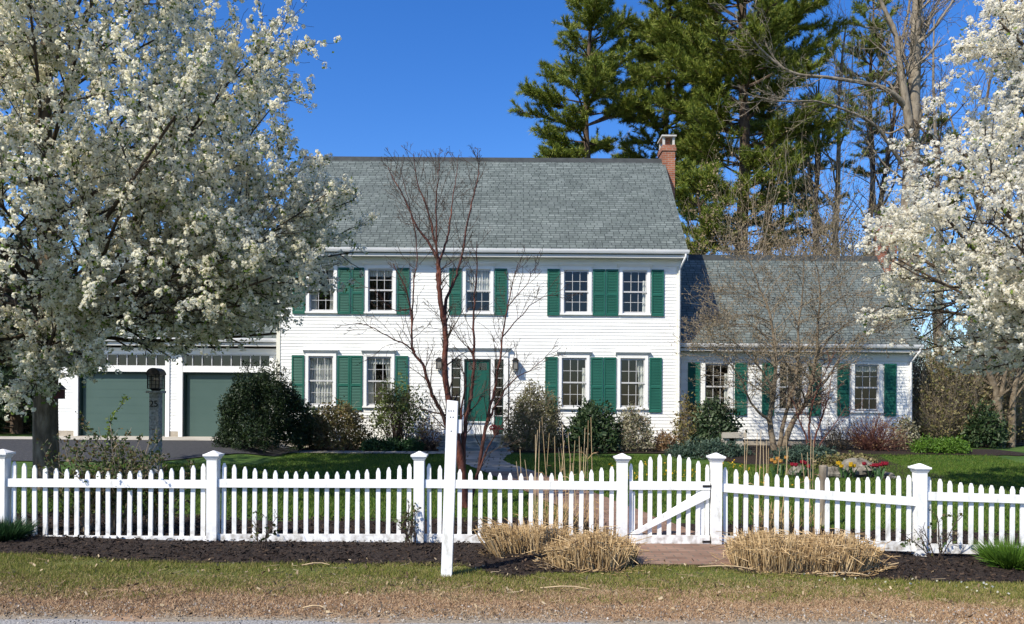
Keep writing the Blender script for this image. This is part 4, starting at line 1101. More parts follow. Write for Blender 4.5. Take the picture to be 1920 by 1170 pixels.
def crop5(*p): return [(1240 + a/2.544, 440 + b/2.544, *c) for a, b, *c in p]
DYY = 23.0
dst = [
 (crop5((545,1060), (528,960), (518,870), (535,760), (545,640), (540,520), (512,360), (470,260), (430,150), (370,30)), .15, .012),
 (crop5((575,1060), (600,960), (640,870), (690,800), (720,680), (742,560), (748,420), (757,300), (745,170), (700,10)), .15, .012),
 (crop5((560,1040), (578,920), (610,800), (640,690), (655,560), (655,430), (672,300), (680,150), (672,60)), .10, .015),
 (crop5((520,890,-.2), (470,850,-.4), (420,790,-.6), (385,700,-.8), (330,620,-.9), (270,560,-1), (200,540,-1)), .06, .012),
 (crop5((535,760,-.2), (500,680,-.4), (440,600,-.5), (370,530,-.6), (290,480,-.7), (200,480,-.8)), .05, .01),
 (crop5((540,540), (480,470,.2), (420,430,.3), (350,430,.4), (230,470,.4)), .04, .01),
 (crop5((700,780,.1), (790,690,.2), (850,590,.2), (900,520,.3), (980,470,.3), (1060,470,.3)), .06, .01),
 (crop5((735,600), (800,500,.2), (880,430,.3), (960,400,.4), (1040,400,.4)), .045, .01),
 (crop5((750,400), (830,320,-.2), (900,280,-.3), (960,290,-.4)), .03, .008),
 (crop5((525,420), (420,380,-.2), (330,400,-.3), (230,440,-.4)), .03, .008),
 (crop5((512,360), (420,290,.2), (330,280,.3), (250,300,.3)), .025, .007),
 (crop5((655,430,.1), (600,330,.3), (560,250,.4), (540,180,.4)), .03, .007),
 (crop5((757,300), (820,220,.2), (880,130,.3)), .025, .007),
 (crop5((690,800,-.3), (660,720,-.8), (600,620,-1.2), (560,540,-1.5)), .04, .01),
]
c_dog = {0: dict(kids=7.5, t0=.25, ang=(35, 75), ratio=(.5, 1.1), short=.2, rr=.4, len=1.35, flat=.6, lift=.12),
         1: dict(seg=5, wob=.14, up=.05, taper=.7, kids=6, t0=.15, ang=(30, 65), ratio=(.3, .6), short=.3, rr=.55, rmin=.006, flat=.6),
         2: dict(seg=3, wob=.18, up=.08, taper=.5, kids=3, t0=.15, ang=(30, 60), ratio=(.4, .75), short=.3, rr=.7, rmin=.0034),
         3: dict(seg=3, wob=.2, up=.1, taper=.4, kids=0, rmin=.003)}
def dog_crown(T, r, t):
    C, _ = sites(T.lv[3] + T.lv[2], .14, r); print('dog buds', len(C)); mb = MB(); leaves(mb, C, .016, 0, NR, .7)
    mb.build('crown', M['bud'], t)
traced('budding_dogwood', 'spreading multi stemmed tree with tan buds in front of the side wing', at(1462, 845, DYY)[0], DYY, dst, M['bark_dog'], 9, c_dog, twig=M['twig_tan'], crown=dog_crown, thick=.72)
rst = [
 (crop5((715,1050), (705,950), (712,850), (745,740), (790,640), (830,560)), .045, .008),
 (crop5((725,1050), (735,960), (770,860), (800,760), (815,650)), .04, .008),
 (crop5((705,1050), (690,960), (655,880), (630,800), (600,760)), .035, .008),
 (crop5((730,1050), (770,980), (830,900), (880,820)), .03, .006),
]
c_red = {0: dict(kids=7, t0=.3, ang=(25, 60), ratio=(.5, 1), short=.3, rr=.4, len=.9), 1: dict(seg=4, wob=.15, up=.06, taper=.7, kids=4, t0=.2, ang=(25, 60), ratio=(.3, .6), rr=.6, rmin=.005), 2: dict(seg=3, wob=.2, up=.05, taper=.5, kids=0, rmin=.004)}
traced('small_red_tree', 'slim red stemmed young tree beside the budding tree at the wing', at(1520, 850, 22.6)[0], 22.6, rst, M['twig_red'], 10, c_red)

# ------------------------------------------------------------------ pines
def pine(X, Y, H, zlo, prof, seed, label, r0=.35, dens=1.0, needle=None, k=20, trunk_bare=None, ln=.30, w=.034, lean=0):
    r = random.Random(seed); g = gz(X, Y) if Y < 44 else 0; rng = np.random.default_rng(seed); f = lin(*prof)
    t = thing('pine_tree', (X, Y, g), label, 'tree', 'pines behind the house')
    n = 24; tr = [Vector((X + lean*(H*i/n) + .12*math.sin(i*.7+seed), Y + .1*math.cos(i*.6), g + H*i/n)) for i in range(n+1)]
    mb = MB(); mb.tube([tuple(p) for p in tr], [r0*(1 - .9*i/n)+.02 for i in range(n+1)], 12); mb.build('trunk', M['bark_brown'], t, smooth=True)
    br, sub, tips = [], [], []
    z = zlo
    while z < H - .3:
        for j in range(r.choice((5, 6, 6, 7))):
            a = r.uniform(0, 6.28); R = f(z)*r.uniform(.62, 1.12)
            if R < .3: continue
            kx = (z/H)*n; i = min(n-1, int(kx)); p = tr[i].lerp(tr[i+1], kx-i)
            el = math.radians(2 + 30*(z-zlo)/(H-zlo) + r.uniform(-7, 7)); d = Vector((math.cos(a)*math.cos(el), math.sin(a)*math.cos(el), math.sin(el)))
            pts = [p]; m_ = 6
            for q in range(m_):
                d = (d + rvec(r)*.06 + Vector((0,0,.035))).normalized(); pts.append(pts[-1] + d*R/m_)
            rb = .018 + .012*R
            br.append((pts, [rb*(1-.8*q/m_) for q in range(m_+1)]))
            nb = int(5 + R*4.6*dens)
            for b in range(nb):
                tt = .28 + .72*(b + r.random())/nb; kk = tt*m_; ii = min(m_-1, int(kk)); q0 = pts[ii].lerp(pts[ii+1], kk-ii)
                dd = (pts[ii+1]-pts[ii]).normalized(); sd = side_dir(dd, math.radians(r.uniform(25, 65)), r); sd = (Vector((sd.x, sd.y, sd.z*.30)) + Vector((0,0,.16))).normalized()
                l = (.42 + .28*R*(1.15-tt))*r.uniform(.7, 1.2); ps = [q0]
                for _ in range(3):
                    sd = (sd + rvec(r)*.10 + Vector((0,0,.06))).normalized(); ps.append(ps[-1] + sd*l/3)
                sub.append((ps, [.012, .010, .008, .005]))
        z += r.uniform(.55, .95)/max(.6, dens)
    mb = MB(); tubes_of(mb, br, 5); tubes_of(mb, sub, 3); mb.build('branches', M['bark_brown'], t)
    C, D = sites(sub, .15, r)
    mb = MB(); tufts(mb, C, D + [0, 0, .35], k, ln, w, 0, rng, .6)
    print('pine tufts', len(C)); mb.build('crown', needle or M['needle'], t)
    return t
def PXY(px, Y): return (px - CX)/F*Y
pine(PXY(1098, 42), 42, 25.5, 13.2, [(13, 1.4), (14.2, 3.2), (16.5, 3.9), (18.5, 3.1), (20, 2.9), (22, 2.3), (24, 1.4), (25.5, .3)], 31, 'layered green pine rising alone behind the middle of the roof', .30, .95)
pine(PXY(1390, 40), 40, 33, 9.2, [(9, 2.6), (12.5, 4.0), (15, 4.9), (18, 5.2), (22, 5.4), (25, 5.0), (30, 3), (33, .4)], 32, 'massive dense pine behind the chimney, the widest of the pines', .42, 1.0)
pine(PXY(1248, 44), 44, 30, 12.5, [(12, 1.8), (14, 3.6), (17, 3.5), (20, 2.9), (22, 2.9), (26, 2.6), (30, .4)], 33, 'tall pine standing between the lone pine and the massive pine', .32, .95)
pine(PXY(1312, 37), 37, 13.0, 5.0, [(5, 2.0), (8, 2.1), (10, 1.9), (12, 1.0), (13, .2)], 34, 'short bright green young pine just right of the main chimney', .18, .85)
pine(PXY(1441, 47), 47, 26, 16.0, [(14, .8), (17, 2.4), (20, 3.2), (24, 2.6), (26, .5)], 35, 'pine with a long bare brown trunk behind the wing ridge', .38, .8)
pine(PXY(1630, 52), 52, 29, 17, [(16, .8), (19, 1.9), (22, 2.5), (25, 2.3), (28, 1.5), (29, .4)], 36, 'thin distant pine left of the big grey bare tree', .3, .5)
pine(PXY(1756, 50), 50, 20, 13, [(13, .8), (15, 1.6), (17, 1.6), (20, .3)], 37, 'small dark pine seen between big bare tree and right blossom', .2, .6)
pine(PXY(1530, 50), 50, 22, 12.5, [(12, .8), (14, 1.7), (17, 2.2), (20, 1.5), (22, .3)], 38, 'ragged pine among bare trunks above the side wing roof', .25, .5)
# dark hemlocks at the far left
def hemlock(X, Y, H, R, seed, label):
    r = random.Random(seed); g = 0; rng = np.random.default_rng(seed)
    t = thing('hemlock_tree', (X, Y, g), label, 'tree', 'dark hemlocks left of the garage')
    mb = MB(); mb.tube([(X, Y, 0), (X, Y, H*.5), (X, Y, H)], [.22, .13, .02], 8); mb.build('trunk', M['bark_brown'], t)
    br = []
    z = .3
    while z < H-.2:
        for j in range(6):
            a = r.uniform(0, 6.28); L = R*(1 - z/H)**.8*r.uniform(.7, 1.1) + .2; d = Vector((math.cos(a), math.sin(a), .15)); ps = [Vector((X, Y, z))]
            for q in range(5): d = (d + rvec(r)*.08 - Vector((0,0,.06))).normalized(); ps.append(ps[-1] + d*L/5)
            br.append((ps, [.03*(1-q/6) for q in range(6)]))
        z += .22
    mb2 = MB(); tubes_of(mb2, br, 3); mb2.build('branches', M['bark_brown'], t)
    C, D = sites([(b[0][1:], b[1]) for b in br], .10, r); mb = MB(); tufts(mb, C, D*.6, 9, .30, .07, 0, rng, .9); mb.build('crown', M['needle_dark'], t)
hemlock(-17.6, 27.5, 7.6, 2.6, 41, 'dark hemlock left of the garage, directly behind the pear trunk')
hemlock(-20.8, 29.5, 9.5, 3.0, 42, 'taller dark hemlock at the left edge behind the driveway')

# ------------------------------------------------------------------ bare woodland
c_bare = {0: dict(seg=14, wob=.035, up=.02, taper=.86, kids=15, t0=.30, ang=(25, 55), ratio=(.22, .40), short=.45, rr=.42),
          1: dict(seg=7, wob=.11, up=.05, taper=.8, kids=6, t0=.2, ang=(25, 55), ratio=(.32, .55), short=.3, rr=.5, rmin=.012),
          2: dict(seg=5, wob=.14, up=.05, taper=.7, kids=4, t0=.15, ang=(25, 60), ratio=(.35, .6), short=.3, rr=.55, rmin=.009),
          3: dict(seg=4, wob=.16, up=.05, taper=.5, kids=0, rmin=.007)}
def bare(px, Y, H, r0, seed, label, bark, cfg=c_bare, lean=(0, 0), t0=None, twig=None, kids=None):
    X = PXY(px, Y); r = random.Random(seed); T = Tree()
    t = thing('bare_tree', (X, Y, 0), label, 'tree', 'bare trees in the wood behind the wing')
    c = {k: dict(v) for k, v in cfg.items()}
    if t0 is not None: c[0]['t0'] = t0
    if kids: c[0]['kids'] = kids
    grow(T, r, Vector((X, Y, -.1)), Vector((lean[0], lean[1], 1)).normalized(), H, r0, 0, c)
    mb = MB(); tubes_of(mb, T.lv[0], 10); mb.build('trunk', bark, t, smooth=True)
    mb = MB(); tubes_of(mb, T.lv[1], 5)
    for l in (2, 3): tubes_of(mb, T.lv.get(l, []), 3)
    mb.build('branches', twig or bark, t)
# the big one: limbs traced
big = [
 ([(1703,560), (1704,450), (1706,380), (1709,300), (1711,240), (1714,160), (1716,100), (1718,40), (1722,-60), (1726,-200)], .50, .16),
 ([(1708,260,-.2), (1700,200,-.4), (1692,150,-.5), (1686,110,-.5), (1678,60,-.4), (1655,10,-.4), (1625,-60,-.4)], .22, .07),
 ([(1706,215,-.2), (1690,190,-.5), (1665,170,-.8), (1640,160,-1.0), (1600,152,-1.3), (1550,145,-1.6), (1500,140,-1.9), (1465,125,-2.1), (1430,95,-2.3), (1400,60,-2.5)], .15, .03),
 ([(1470,130,-2.1), (1445,100,-2.1), (1425,60,-2.1), (1405,40,-2.2)], .05, .015),
 ([(1706,330,-.2), (1680,290,-.6), (1650,245,-1.0), (1620,222,-1.3), (1580,205,-1.6), (1530,190,-2.0), (1470,190,-2.3), (1410,180,-2.6)], .11, .02),
 ([(1718,90,.1), (1735,50,.3), (1755,10,.5), (1790,-40,.6)], .14, .05),
 ([(1714,150,.2), (1690,90,.5), (1700,40,.6), (1708,-20,.7)], .10, .04),
 ([(1722,80,-.2), (1745,60,-.4), (1775,20,-.6), (1800,-20,-.7)], .10, .04),
 ([(1712,230,.2), (1690,240,.5), (1665,250,.8), (1640,235,1.0), (1600,210,1.2)], .08, .02),
 ([(1704,350,.1), (1685,330,.3), (1660,310,.4), (1630,270,.6), (1615,240,.8)], .07, .02),
 ([(1710,290,.1), (1740,250,.4), (1760,200,.6), (1775,140,.7)], .06, .015),
]
c_big = {0: dict(kids=2.2, t0=.25, ang=(25, 60), ratio=(.5, 1.1), short=.3, rr=.35, len=2.4),
         1: dict(seg=5, wob=.12, up=.05, taper=.75, kids=5, t0=.2, ang=(25, 60), ratio=(.3, .6), short=.3, rr=.5, rmin=.012),
         2: dict(seg=4, wob=.15, up=.05, taper=.6, kids=3, t0=.2, ang=(25, 60), ratio=(.35, .65), short=.3, rr=.6, rmin=.009),
         3: dict(seg=3, wob=.18, up=.05, taper=.5, kids=0, rmin=.007)}
traced('bare_tree', 'biggest bare tree with a thick pale grey trunk and long limbs reaching left', PXY(1703, 38), 38, big, M['bark_pale'], 51, c_big, group='bare trees in the wood behind the wing', sides=12)
specs = [(1522, 44, 21, .26, 'dark bare trunk rising straight above the middle of the wing roof', 'bark'),
 (1592, 43, 22, .28, 'pale bare tree left of the small wing chimney', 'bark_pale'),
 (1626, 47, 24, .30, 'brown bare trunk directly behind the wing chimney', 'bark_brown'),
 (1662, 45, 20, .22, 'slim bare tree just left of the thick grey trunk', 'bark_pale'),
 (1556, 50, 23, .22, 'thin bare tree between the dark trunk and the pale tree', 'bark_brown'),
 (1484, 48, 19, .2, 'slender bare tree right of the bare brown pine trunk', 'bark_pale'),
 (1760, 46, 24, .26, 'bare tree right of the thick grey trunk at the blossom edge', 'bark_pale'),
 (1812, 48, 24, .25, 'bare tree half hidden behind the right blossom', 'bark_brown'),
 (1868, 52, 23, .25, 'farthest right bare tree behind the blossom', 'bark_pale')]
for i, (px, Y, H, r0, lb, bk) in enumerate(specs):
    bare(px, Y, H, r0, 60+i, lb, M[bk], lean=(RND.uniform(-.05, .05), 0), twig=M['twig_tan' if i % 2 else 'twig_dark'])
bare(1207, 48, 17.5, .14, 80, 'thin bare saplings tree showing between the two tallest pines', M['bark_pale'], t0=.2)

# ------------------------------------------------------------------ shrubs
def shrub(name, label, px, py, Y, rx, ry, h, leafm, stemm, n, size, seed, cat='shrub', group=None, stems=26, zlow=.12, lump=.18, aspect=.6, top=1.0, shell=.55, per=4, sr=.010, twigs=3, cx=None):
    x = at(px, py, Y)[0] if cx is None else cx; g = gz(x, Y); r = random.Random(seed); rng = np.random.default_rng(seed)
    t = thing(name, (x, Y, g), label, cat, group)
    ph = rng.uniform(0, 6.28, 8)
    # leaf clumps through the volume, denser near the uneven outer surface
    D = unit(rng.normal(0, 1, (n, 3))); D[:, 2] = np.abs(D[:, 2])*1.0 - zlow*rng.random(n); D = unit(D)
    a = np.arctan2(D[:, 1], D[:, 0])
    lumpv = 1 + lump*(np.sin(3*a+ph[0]+4*D[:, 2]) + .8*np.sin(5*a+ph[1]-5*D[:, 2]) + .7*np.sin(8*a+ph[2]+7*D[:, 2]))/1.6
    rr = (shell + (1-shell)*rng.random(n)**.5)*lumpv
    C = np.stack([x + D[:, 0]*rr*rx, Y + D[:, 1]*rr*ry, g + .12*h + D[:, 2]*rr*h*.88], axis=1)
    if leafm is not None:
        mb = MB(); leaves(mb, C, size, 0, rng, aspect, .35, per, size*1.6); mb.build('foliage', leafm, t)
    if stems:
        T = Tree()
        cfg = {0: dict(seg=5, wob=.09, up=.03, taper=.65, kids=twigs, t0=.3, ang=(15, 45), ratio=(.3, .55), short=.4, rr=.6, rmin=.004),
               1: dict(seg=4, wob=.12, up=.05, taper=.6, kids=2 if twigs > 2 else 0, t0=.3, ang=(20, 50), ratio=(.35, .6), rr=.7, rmin=.0035), 2: dict(seg=3, wob=.15, up=.04, taper=.5, kids=0, rmin=.003)}
        for i in range(stems):
            q = rng.integers(0, n); tgt = Vector(tuple(C[q])); b = Vector((x + r.uniform(-.25, .25)*rx, Y + r.uniform(-.25, .25)*ry, g-.03))
            v = tgt - b; v.z = max(v.z, .25*h); grow(T, r, b, v.normalized(), v.length*.95*top, sr*r.uniform(.7, 1.3), 0, cfg)
        mb = MB(); tubes_of(mb, T.lv[0], 5); tubes_of(mb, T.lv.get(1, []), 3); tubes_of(mb, T.lv.get(2, []), 3); mb.build('stems', stemm, t)
    return t
lf = lambda nm, cols, tr=.2: mat(nm, cols, island=True, rough=.55, transl=tr)
M['yew'] = lf('yew_leaf', [(.006,.016,.006), (.014,.030,.008), (.030,.050,.012)], .05)
M['azalea'] = lf('bronze_leaf', [(.07,.075,.02), (.13,.10,.04), (.16,.15,.05), (.20,.12,.06)])
M['fresh'] = lf('fresh_green_leaf', [(.06,.09,.018), (.11,.14,.03), (.15,.17,.05)])
M['rhodo'] = lf('leathery_leaf', [(.012,.030,.010), (.025,.052,.016), (.06,.085,.035)], .05)
M['pieris'] = lf('pale_pieris_leaf', [(.09,.10,.045), (.20,.19,.11), (.34,.32,.22), (.16,.10,.06)])
M['holly'] = lf('glossy_holly_leaf', [(.014,.034,.013), (.035,.065,.025), (.12,.15,.08)], .05)
M['cushion'] = lf('low_green_leaf', [(.015,.045,.014), (.03,.075,.022)])
M['juniper'] = lf('blue_juniper', [(.035,.065,.045), (.06,.095,.065)])
M['limegreen'] = lf('lime_leaf', [(.06,.13,.012), (.10,.19,.022)])
M['thicket'] = lf('olive_thicket_leaf', [(.13,.11,.045), (.19,.16,.065), (.10,.12,.035), (.26,.19,.10)])
M['brownbrush'] = lf('tan_bud_leaf', [(.17,.12,.07), (.26,.19,.11), (.20,.17,.075)])
M['rose'] = lf('rose_leaf', [(.03,.06,.014), (.07,.10,.022), (.12,.07,.03)])
M['olive'] = lf('olive_brown_leaf', [(.10,.09,.045), (.16,.14,.07), (.12,.13,.045), (.20,.16,.10)])
M['sedge'] = lf('red_brown_stem', [(.12,.06,.035), (.20,.12,.06), (.26,.19,.10)])

shrub('yew_bush', 'large dense dark yew bush in front of the right garage door', 491, 845, 22.7, 1.27, 1.05, 2.22, M['yew'], M['bark_brown'], 7500, .030, 101, stems=20, shell=.72, per=6, aspect=.35, lump=.17)
shrub('azalea_bush', 'rounded bronze leaved bush right of the dark yew', 636, 845, 23.7, .92, .7, 1.45, M['azalea'], M['twig_tan'], 1500, .030, 102, stems=40, per=4, shell=.5)
shrub('yew_bush', 'small shadowy bush squeezed between the yew and the bronze bush', 585, 845, 24.1, .45, .5, 1.25, M['rhodo'], M['twig_dark'], 420, .045, 103, stems=14)
shrub('forsythia_bush', 'vase shaped bush with fresh green top beneath the second window', 747, 842, 23.9, .95, .7, 2.05, M['fresh'], M['twig_dark'], 1000, .030, 104, stems=90, zlow=-.55, top=1.02, per=3, sr=.013, shell=.62)
shrub('barberry_bush', 'dark twiggy bush left of the front steps', 803, 845, 23.7, .52, .5, 1.1, M['sedge'], M['twig_dark'], 420, .022, 105, stems=60, per=2)
for i, (px, w, lb) in enumerate(((700, .36, 'low green cushion plant, leftmost of three below the second window'), (733, .33, 'low green cushion plant, middle of three below the second window'), (771, .34, 'low green cushion plant nearest the front steps'))):
    shrub('cushion_plant', lb, px, 850, 23.25, w, .3, .36, M['cushion'], None, 420, .025, 110+i, cat='plant', group='green cushion plants in the house bed', stems=0, shell=.7)
shrub('burning_bush', 'rounded grey twiggy bush right of the front door', 1001, 845, 23.8, .92, .75, 1.98, M['olive'], M['twig_tan'], 3000, .026, 121, stems=150, per=3, shell=.62, sr=.011, top=1.05, twigs=4)
shrub('rhododendron_bush', 'dark broad leaved bush under the third window', 1112, 850, 23.7, .82, .7, 1.42, M['rhodo'], M['twig_dark'], 1100, .058, 122, stems=24, aspect=.35, per=4)
shrub('pieris_bush', 'pale speckled bush right of the dark broad leaved one', 1187, 850, 23.9, .62, .6, 1.32, M['pieris'], M['twig_tan'], 900, .036, 123, stems=50, aspect=.4, per=4)
shrub('dry_perennial', 'dry reddish clump at the right corner of the main house', 1247, 850, 24.0, .40, .4, .62, M['sedge'], M['sedge'], 200, .03, 124, cat='plant', stems=130, sr=.006, twigs=2, top=1.1)
shrub('barberry_bush', 'brownish bush in the shaded nook between house and wing', 1292, 850, 24.2, .48, .5, 1.75, M['azalea'], M['twig_tan'], 420, .035, 125, stems=50, per=3)
shrub('holly_bush', 'glossy green holly bush under the first wing window', 1341, 850, 23.9, .72, .6, 1.5, M['holly'], M['twig_dark'], 1000, .048, 126, stems=26, per=4, aspect=.45)
shrub('juniper_mat', 'blue green juniper mat behind the gate', 1325, 865, 22.3, 1.15, .6, .42, M['juniper'], None, 900, .04, 127, cat='plant', stems=0, shell=.75, aspect=.3)
shrub('juniper_mat', 'blue green juniper mat right of the budding tree foot', 1515, 868, 21.2, .85, .5, .40, M['juniper'], None, 700, .04, 128, cat='plant', stems=0, shell=.75, aspect=.3)
shrub('heather_clump', 'olive heather clump behind the yellow tulips', 1590, 870, 19.2, .75, .4, .36, M['thicket'], None, 600, .03, 129, cat='plant', stems=0, shell=.6)
shrub('barberry_bush', 'wide red brown twiggy bush under the last wing window', 1640, 850, 23.6, .95, .7, 1.12, M['sedge'], M['twig_red'], 300, .02, 130, stems=150, per=2, sr=.010, twigs=4, top=1.1)
shrub('pieris_bush', 'straw coloured bush at the right corner of the wing', 1697, 850, 24.4, .40, .45, 1.0, M['pieris'], M['twig_tan'], 420, .03, 131, stems=40)
shrub('barberry_bush', 'bare reddish bush between the tree foot and the last wing window', 1572, 850, 24.0, .65, .5, .85, M['sedge'], M['twig_tan'], 200, .02, 132, stems=90, per=2, twigs=4)
for i, (px, w, lb) in enumerate(((1737, .45, 'bright green tuft in front of the grey screen'), (1772, .26, 'small bright green tuft right of the grey screen'), (1793, .33, 'bright green tuft in front of the woodland thicket'))):
    shrub('green_tuft', lb, px, 868, 23.0, w, .3, .40, M['limegreen'], None, 420, .035, 135+i, cat='plant', group='bright green tufts at the wood edge', stems=0, shell=.6, aspect=.3)
# right-hand thicket
for i, (px, Y, w, h, lb) in enumerate(((1765, 26.2, 1.1, 3.9, 'tall olive thicket bush beside the wing corner'), (1812, 26.4, 1.3, 3.2, 'wide brown thicket bush right of the grey screen'), (1852, 27.0, 1.4, 4.2, 'bushy brown thicket left of the twin grey trunks'), (1925, 28.0, 1.6, 4.6, 'tall thicket bush at the right edge of the view'), (1890, 30.0, 2.4, 6.0, 'large brown thicket behind the twin grey trunks'), (1735, 30.5, 1.4, 4.4, 'dark green thicket bush directly behind the wing corner'))):
    shrub('thicket_bush', lb, px, 850, Y, w, w*.8, h, M['thicket'] if i != 5 else M['rhodo'], M['twig_tan'], 1500, .034, 140+i, group='thicket bushes at the wood edge', stems=230, per=3, sr=.014, shell=.30, twigs=5, top=1.05)
shrub('rhododendron_bush', 'dark evergreen bush left of the twin grey trunks', 1845, 860, 25.3, .62, .6, 1.35, M['rhodo'], M['twig_dark'], 500, .06, 149, stems=14, aspect=.35)
tw = [([(1876,868), (1874,800), (1868,740), (1850,690), (1840,640), (1836,560)], .17, .06), ([(1895,868,.2), (1897,800,.2), (1900,740,.2), (1915,680,.2), (1935,620,.2)], .15, .06), ([(1872,760), (1885,700,-.2), (1890,640,-.3), (1880,560,-.3)], .08, .03), ([(1852,700), (1828,650,.2), (1815,590,.3)], .06, .02)]
c_tw = {0: dict(kids=4, t0=.3, ang=(25, 60), ratio=(.5, 1), rr=.35, len=1.6), 1: dict(seg=5, wob=.14, up=.04, taper=.7, kids=5, t0=.2, ang=(25, 60), ratio=(.3, .6), rr=.5, rmin=.008), 2: dict(seg=3, wob=.18, up=.04, taper=.5, kids=3, t0=.2, ang=(25, 60), ratio=(.3, .6), rr=.6, rmin=.006), 3: dict(seg=3, wob=.2, up=.04, taper=.4, rmin=.005)}
traced('bare_tree', 'low twin trunked grey tree at the right edge under the blossom', PXY(1885, 25.6), 25.6, tw, M['bark_dog'], 152, c_tw, group='bare trees in the wood behind the wing')
# brown brush behind the wing roof
for i, (px, Y, w, h, lb) in enumerate(((1345, 35, 2.2, 11.4, 'tan brush clump between main chimney and pine trunk'), (1420, 36, 2.0, 11.2, 'tan brush clump around the foot of the pine trunk'), (1500, 35, 2.4, 11.8, 'brown brush clump behind the middle of the wing ridge'), (1580, 36, 2.2, 11.6, 'olive brush clump behind the wing ridge near its chimney'), (1655, 35, 2.0, 10.8, 'tan brush clump behind the wing chimney'))):
    shrub('brush_tree', lb, px, 700, Y, w, w*.8, h, M['brownbrush'] if i != 3 else M['thicket'], M['twig_tan'], 2200, .04, 160+i, group='brush behind the side wing', stems=110, per=4, sr=.024, shell=.3, twigs=5, top=1.1, lump=.25)

# ------------------------------------------------------------------ fence-line plants
def rosebush(px, Y, hgt, spread, n, seed, label, leaf=1.0):
    x = at(px, 1000, Y)[0]; g = gz(x, Y); r = random.Random(seed); t = thing('rose_bush', (x, Y, g), label, 'shrub', 'rose bushes along the fence'); T = Tree()
    cfg = {0: dict(seg=7, wob=.10, up=-.015, taper=.6, kids=6, t0=.25, ang=(25, 65), ratio=(.2, .42), short=.3, rr=.6, rmin=.003), 1: dict(seg=4, wob=.16, up=.02, taper=.5, kids=2, t0=.2, ang=(25, 60), ratio=(.3, .6), rr=.7, rmin=.0025), 2: dict(seg=3, wob=.18, up=0, taper=.4, rmin=.002)}
    for i in range(n):
        a = r.uniform(0, 6.28); s = r.random()*spread; d = Vector((math.cos(a)*s, math.sin(a)*s*.35, 1)).normalized()
        grow(T, r, Vector((x + r.uniform(-.08, .08), Y + r.uniform(-.05, .05), g)), d, hgt*r.uniform(.55, 1.05), .008, 0, cfg)
    mb = MB(); tubes_of(mb, T.lv[0], 5); tubes_of(mb, T.lv[1], 3); tubes_of(mb, T.lv.get(2, []), 3); mb.build('canes', M['twig_tan'] if leaf > .5 else M['twig_dark'], t)
    C, _ = sites(T.lv[1] + T.lv.get(2, []), .05/leaf, r); mb = MB(); leaves(mb, C + NR.normal(0, .012, C.shape), .016, 0, NR, .7, .3, 2, .015); mb.build('leaves', M['rose'], t)
rosebush(222, 9.55, 1.35, .85, 26, 201, 'big leafy rose bush growing through the left fence panel')
rosebush(165, 9.6, 1.1, .9, 12, 202, 'looser rose bush behind the fence near the pear trunk')
rosebush(290, 9.7, 1.0, .7, 15, 203, 'reddish rose bush behind the fence in front of the granite post')
rosebush(768, 9.0, .55, .55, 9, 204, 'small nearly bare rose bush left of the tall white post', .25)
rosebush(490, 8.75, .42, .9, 5, 205, 'sprawling bare rose twigs on the mulch right of the second post', .2)
rosebush(1755, 8.95, .62, .7, 7, 206, 'thin bare rose bush right of the lowest fence post', .25)
# a single long cane with leaves in front of the garage
r = random.Random(5); x0_ = at(190, 820, 9.6)
m_ = MB(); P = smooth_px([(196,870), (205,800), (222,765), (240,742)], 9.6, r); cane = thing('rose_cane', tuple(P[0]), 'long leafy rose shoot standing out against the left garage door', 'shrub', 'rose bushes along the fence')
m_.tube([tuple(p) for p in P], [.006 - .003*i/len(P) for i in range(len(P))], 5); m_.build('canes', M['twig_dark'], cane)
C, _ = sites([(P, [0])], .03, r); m_ = MB(); leaves(m_, C, .016, 0, NR, .7, .3, 3, .015); m_.build('leaves', M['newleaf'], cane)

def blades_at(mb, C, D, ln, w, rng=NR):
    N = len(C); D = unit(D); l = ln*rng.uniform(.7, 1.2, (N, 1)) if not hasattr(ln, 'shape') else ln
    s = unit(np.cross(D, rng.normal(0, 1, (N, 3))))*w/2
    mb.tris(C - s, C + s, C + D*l)
def sticks(mb, A, Bp, w, rng=NR):
    """flat-sided straws as three-sided prisms"""
    mb.tubes(np.stack([A, Bp], axis=1), np.full((len(A), 2), w/2), 3)

def lavender(px, py, Y, rx, h, n, seed, label):
    x = at(px, py, Y)[0]; g = gz(x, Y); rng = np.random.default_rng(seed); mb = MB()
    a = rng.uniform(0, 6.28, n); q = rng.random(n)**.5; C = np.stack([x + rx*.35*q*np.cos(a), Y + rx*.35*q*np.sin(a), np.full(n, g)], 1)
    D = np.stack([np.cos(a)*q*1.25, np.sin(a)*q*1.25, np.ones(n)*1.0], 1)
    blades_at(mb, C, D, h, .018, rng); C2 = C + unit(D)*h*.5*rng.random((n, 1)); blades_at(mb, C2, D + rng.normal(0, .5, (n, 3)), h*.5, .015, rng)
    tag(mb.build('green_tuft', M['limegreen'] if px > 900 else M['cushion'], org=(x, Y, g)), label, 'plant', 'green tufts along the fence')
lavender(1898, 1045, 8.65, .42, .36, 900, 211, 'fresh green tuft on the mulch at the right end of the fence')
lavender(8, 1020, 8.95, .40, .30, 700, 212, 'dark green tuft at the foot of the leftmost fence post')

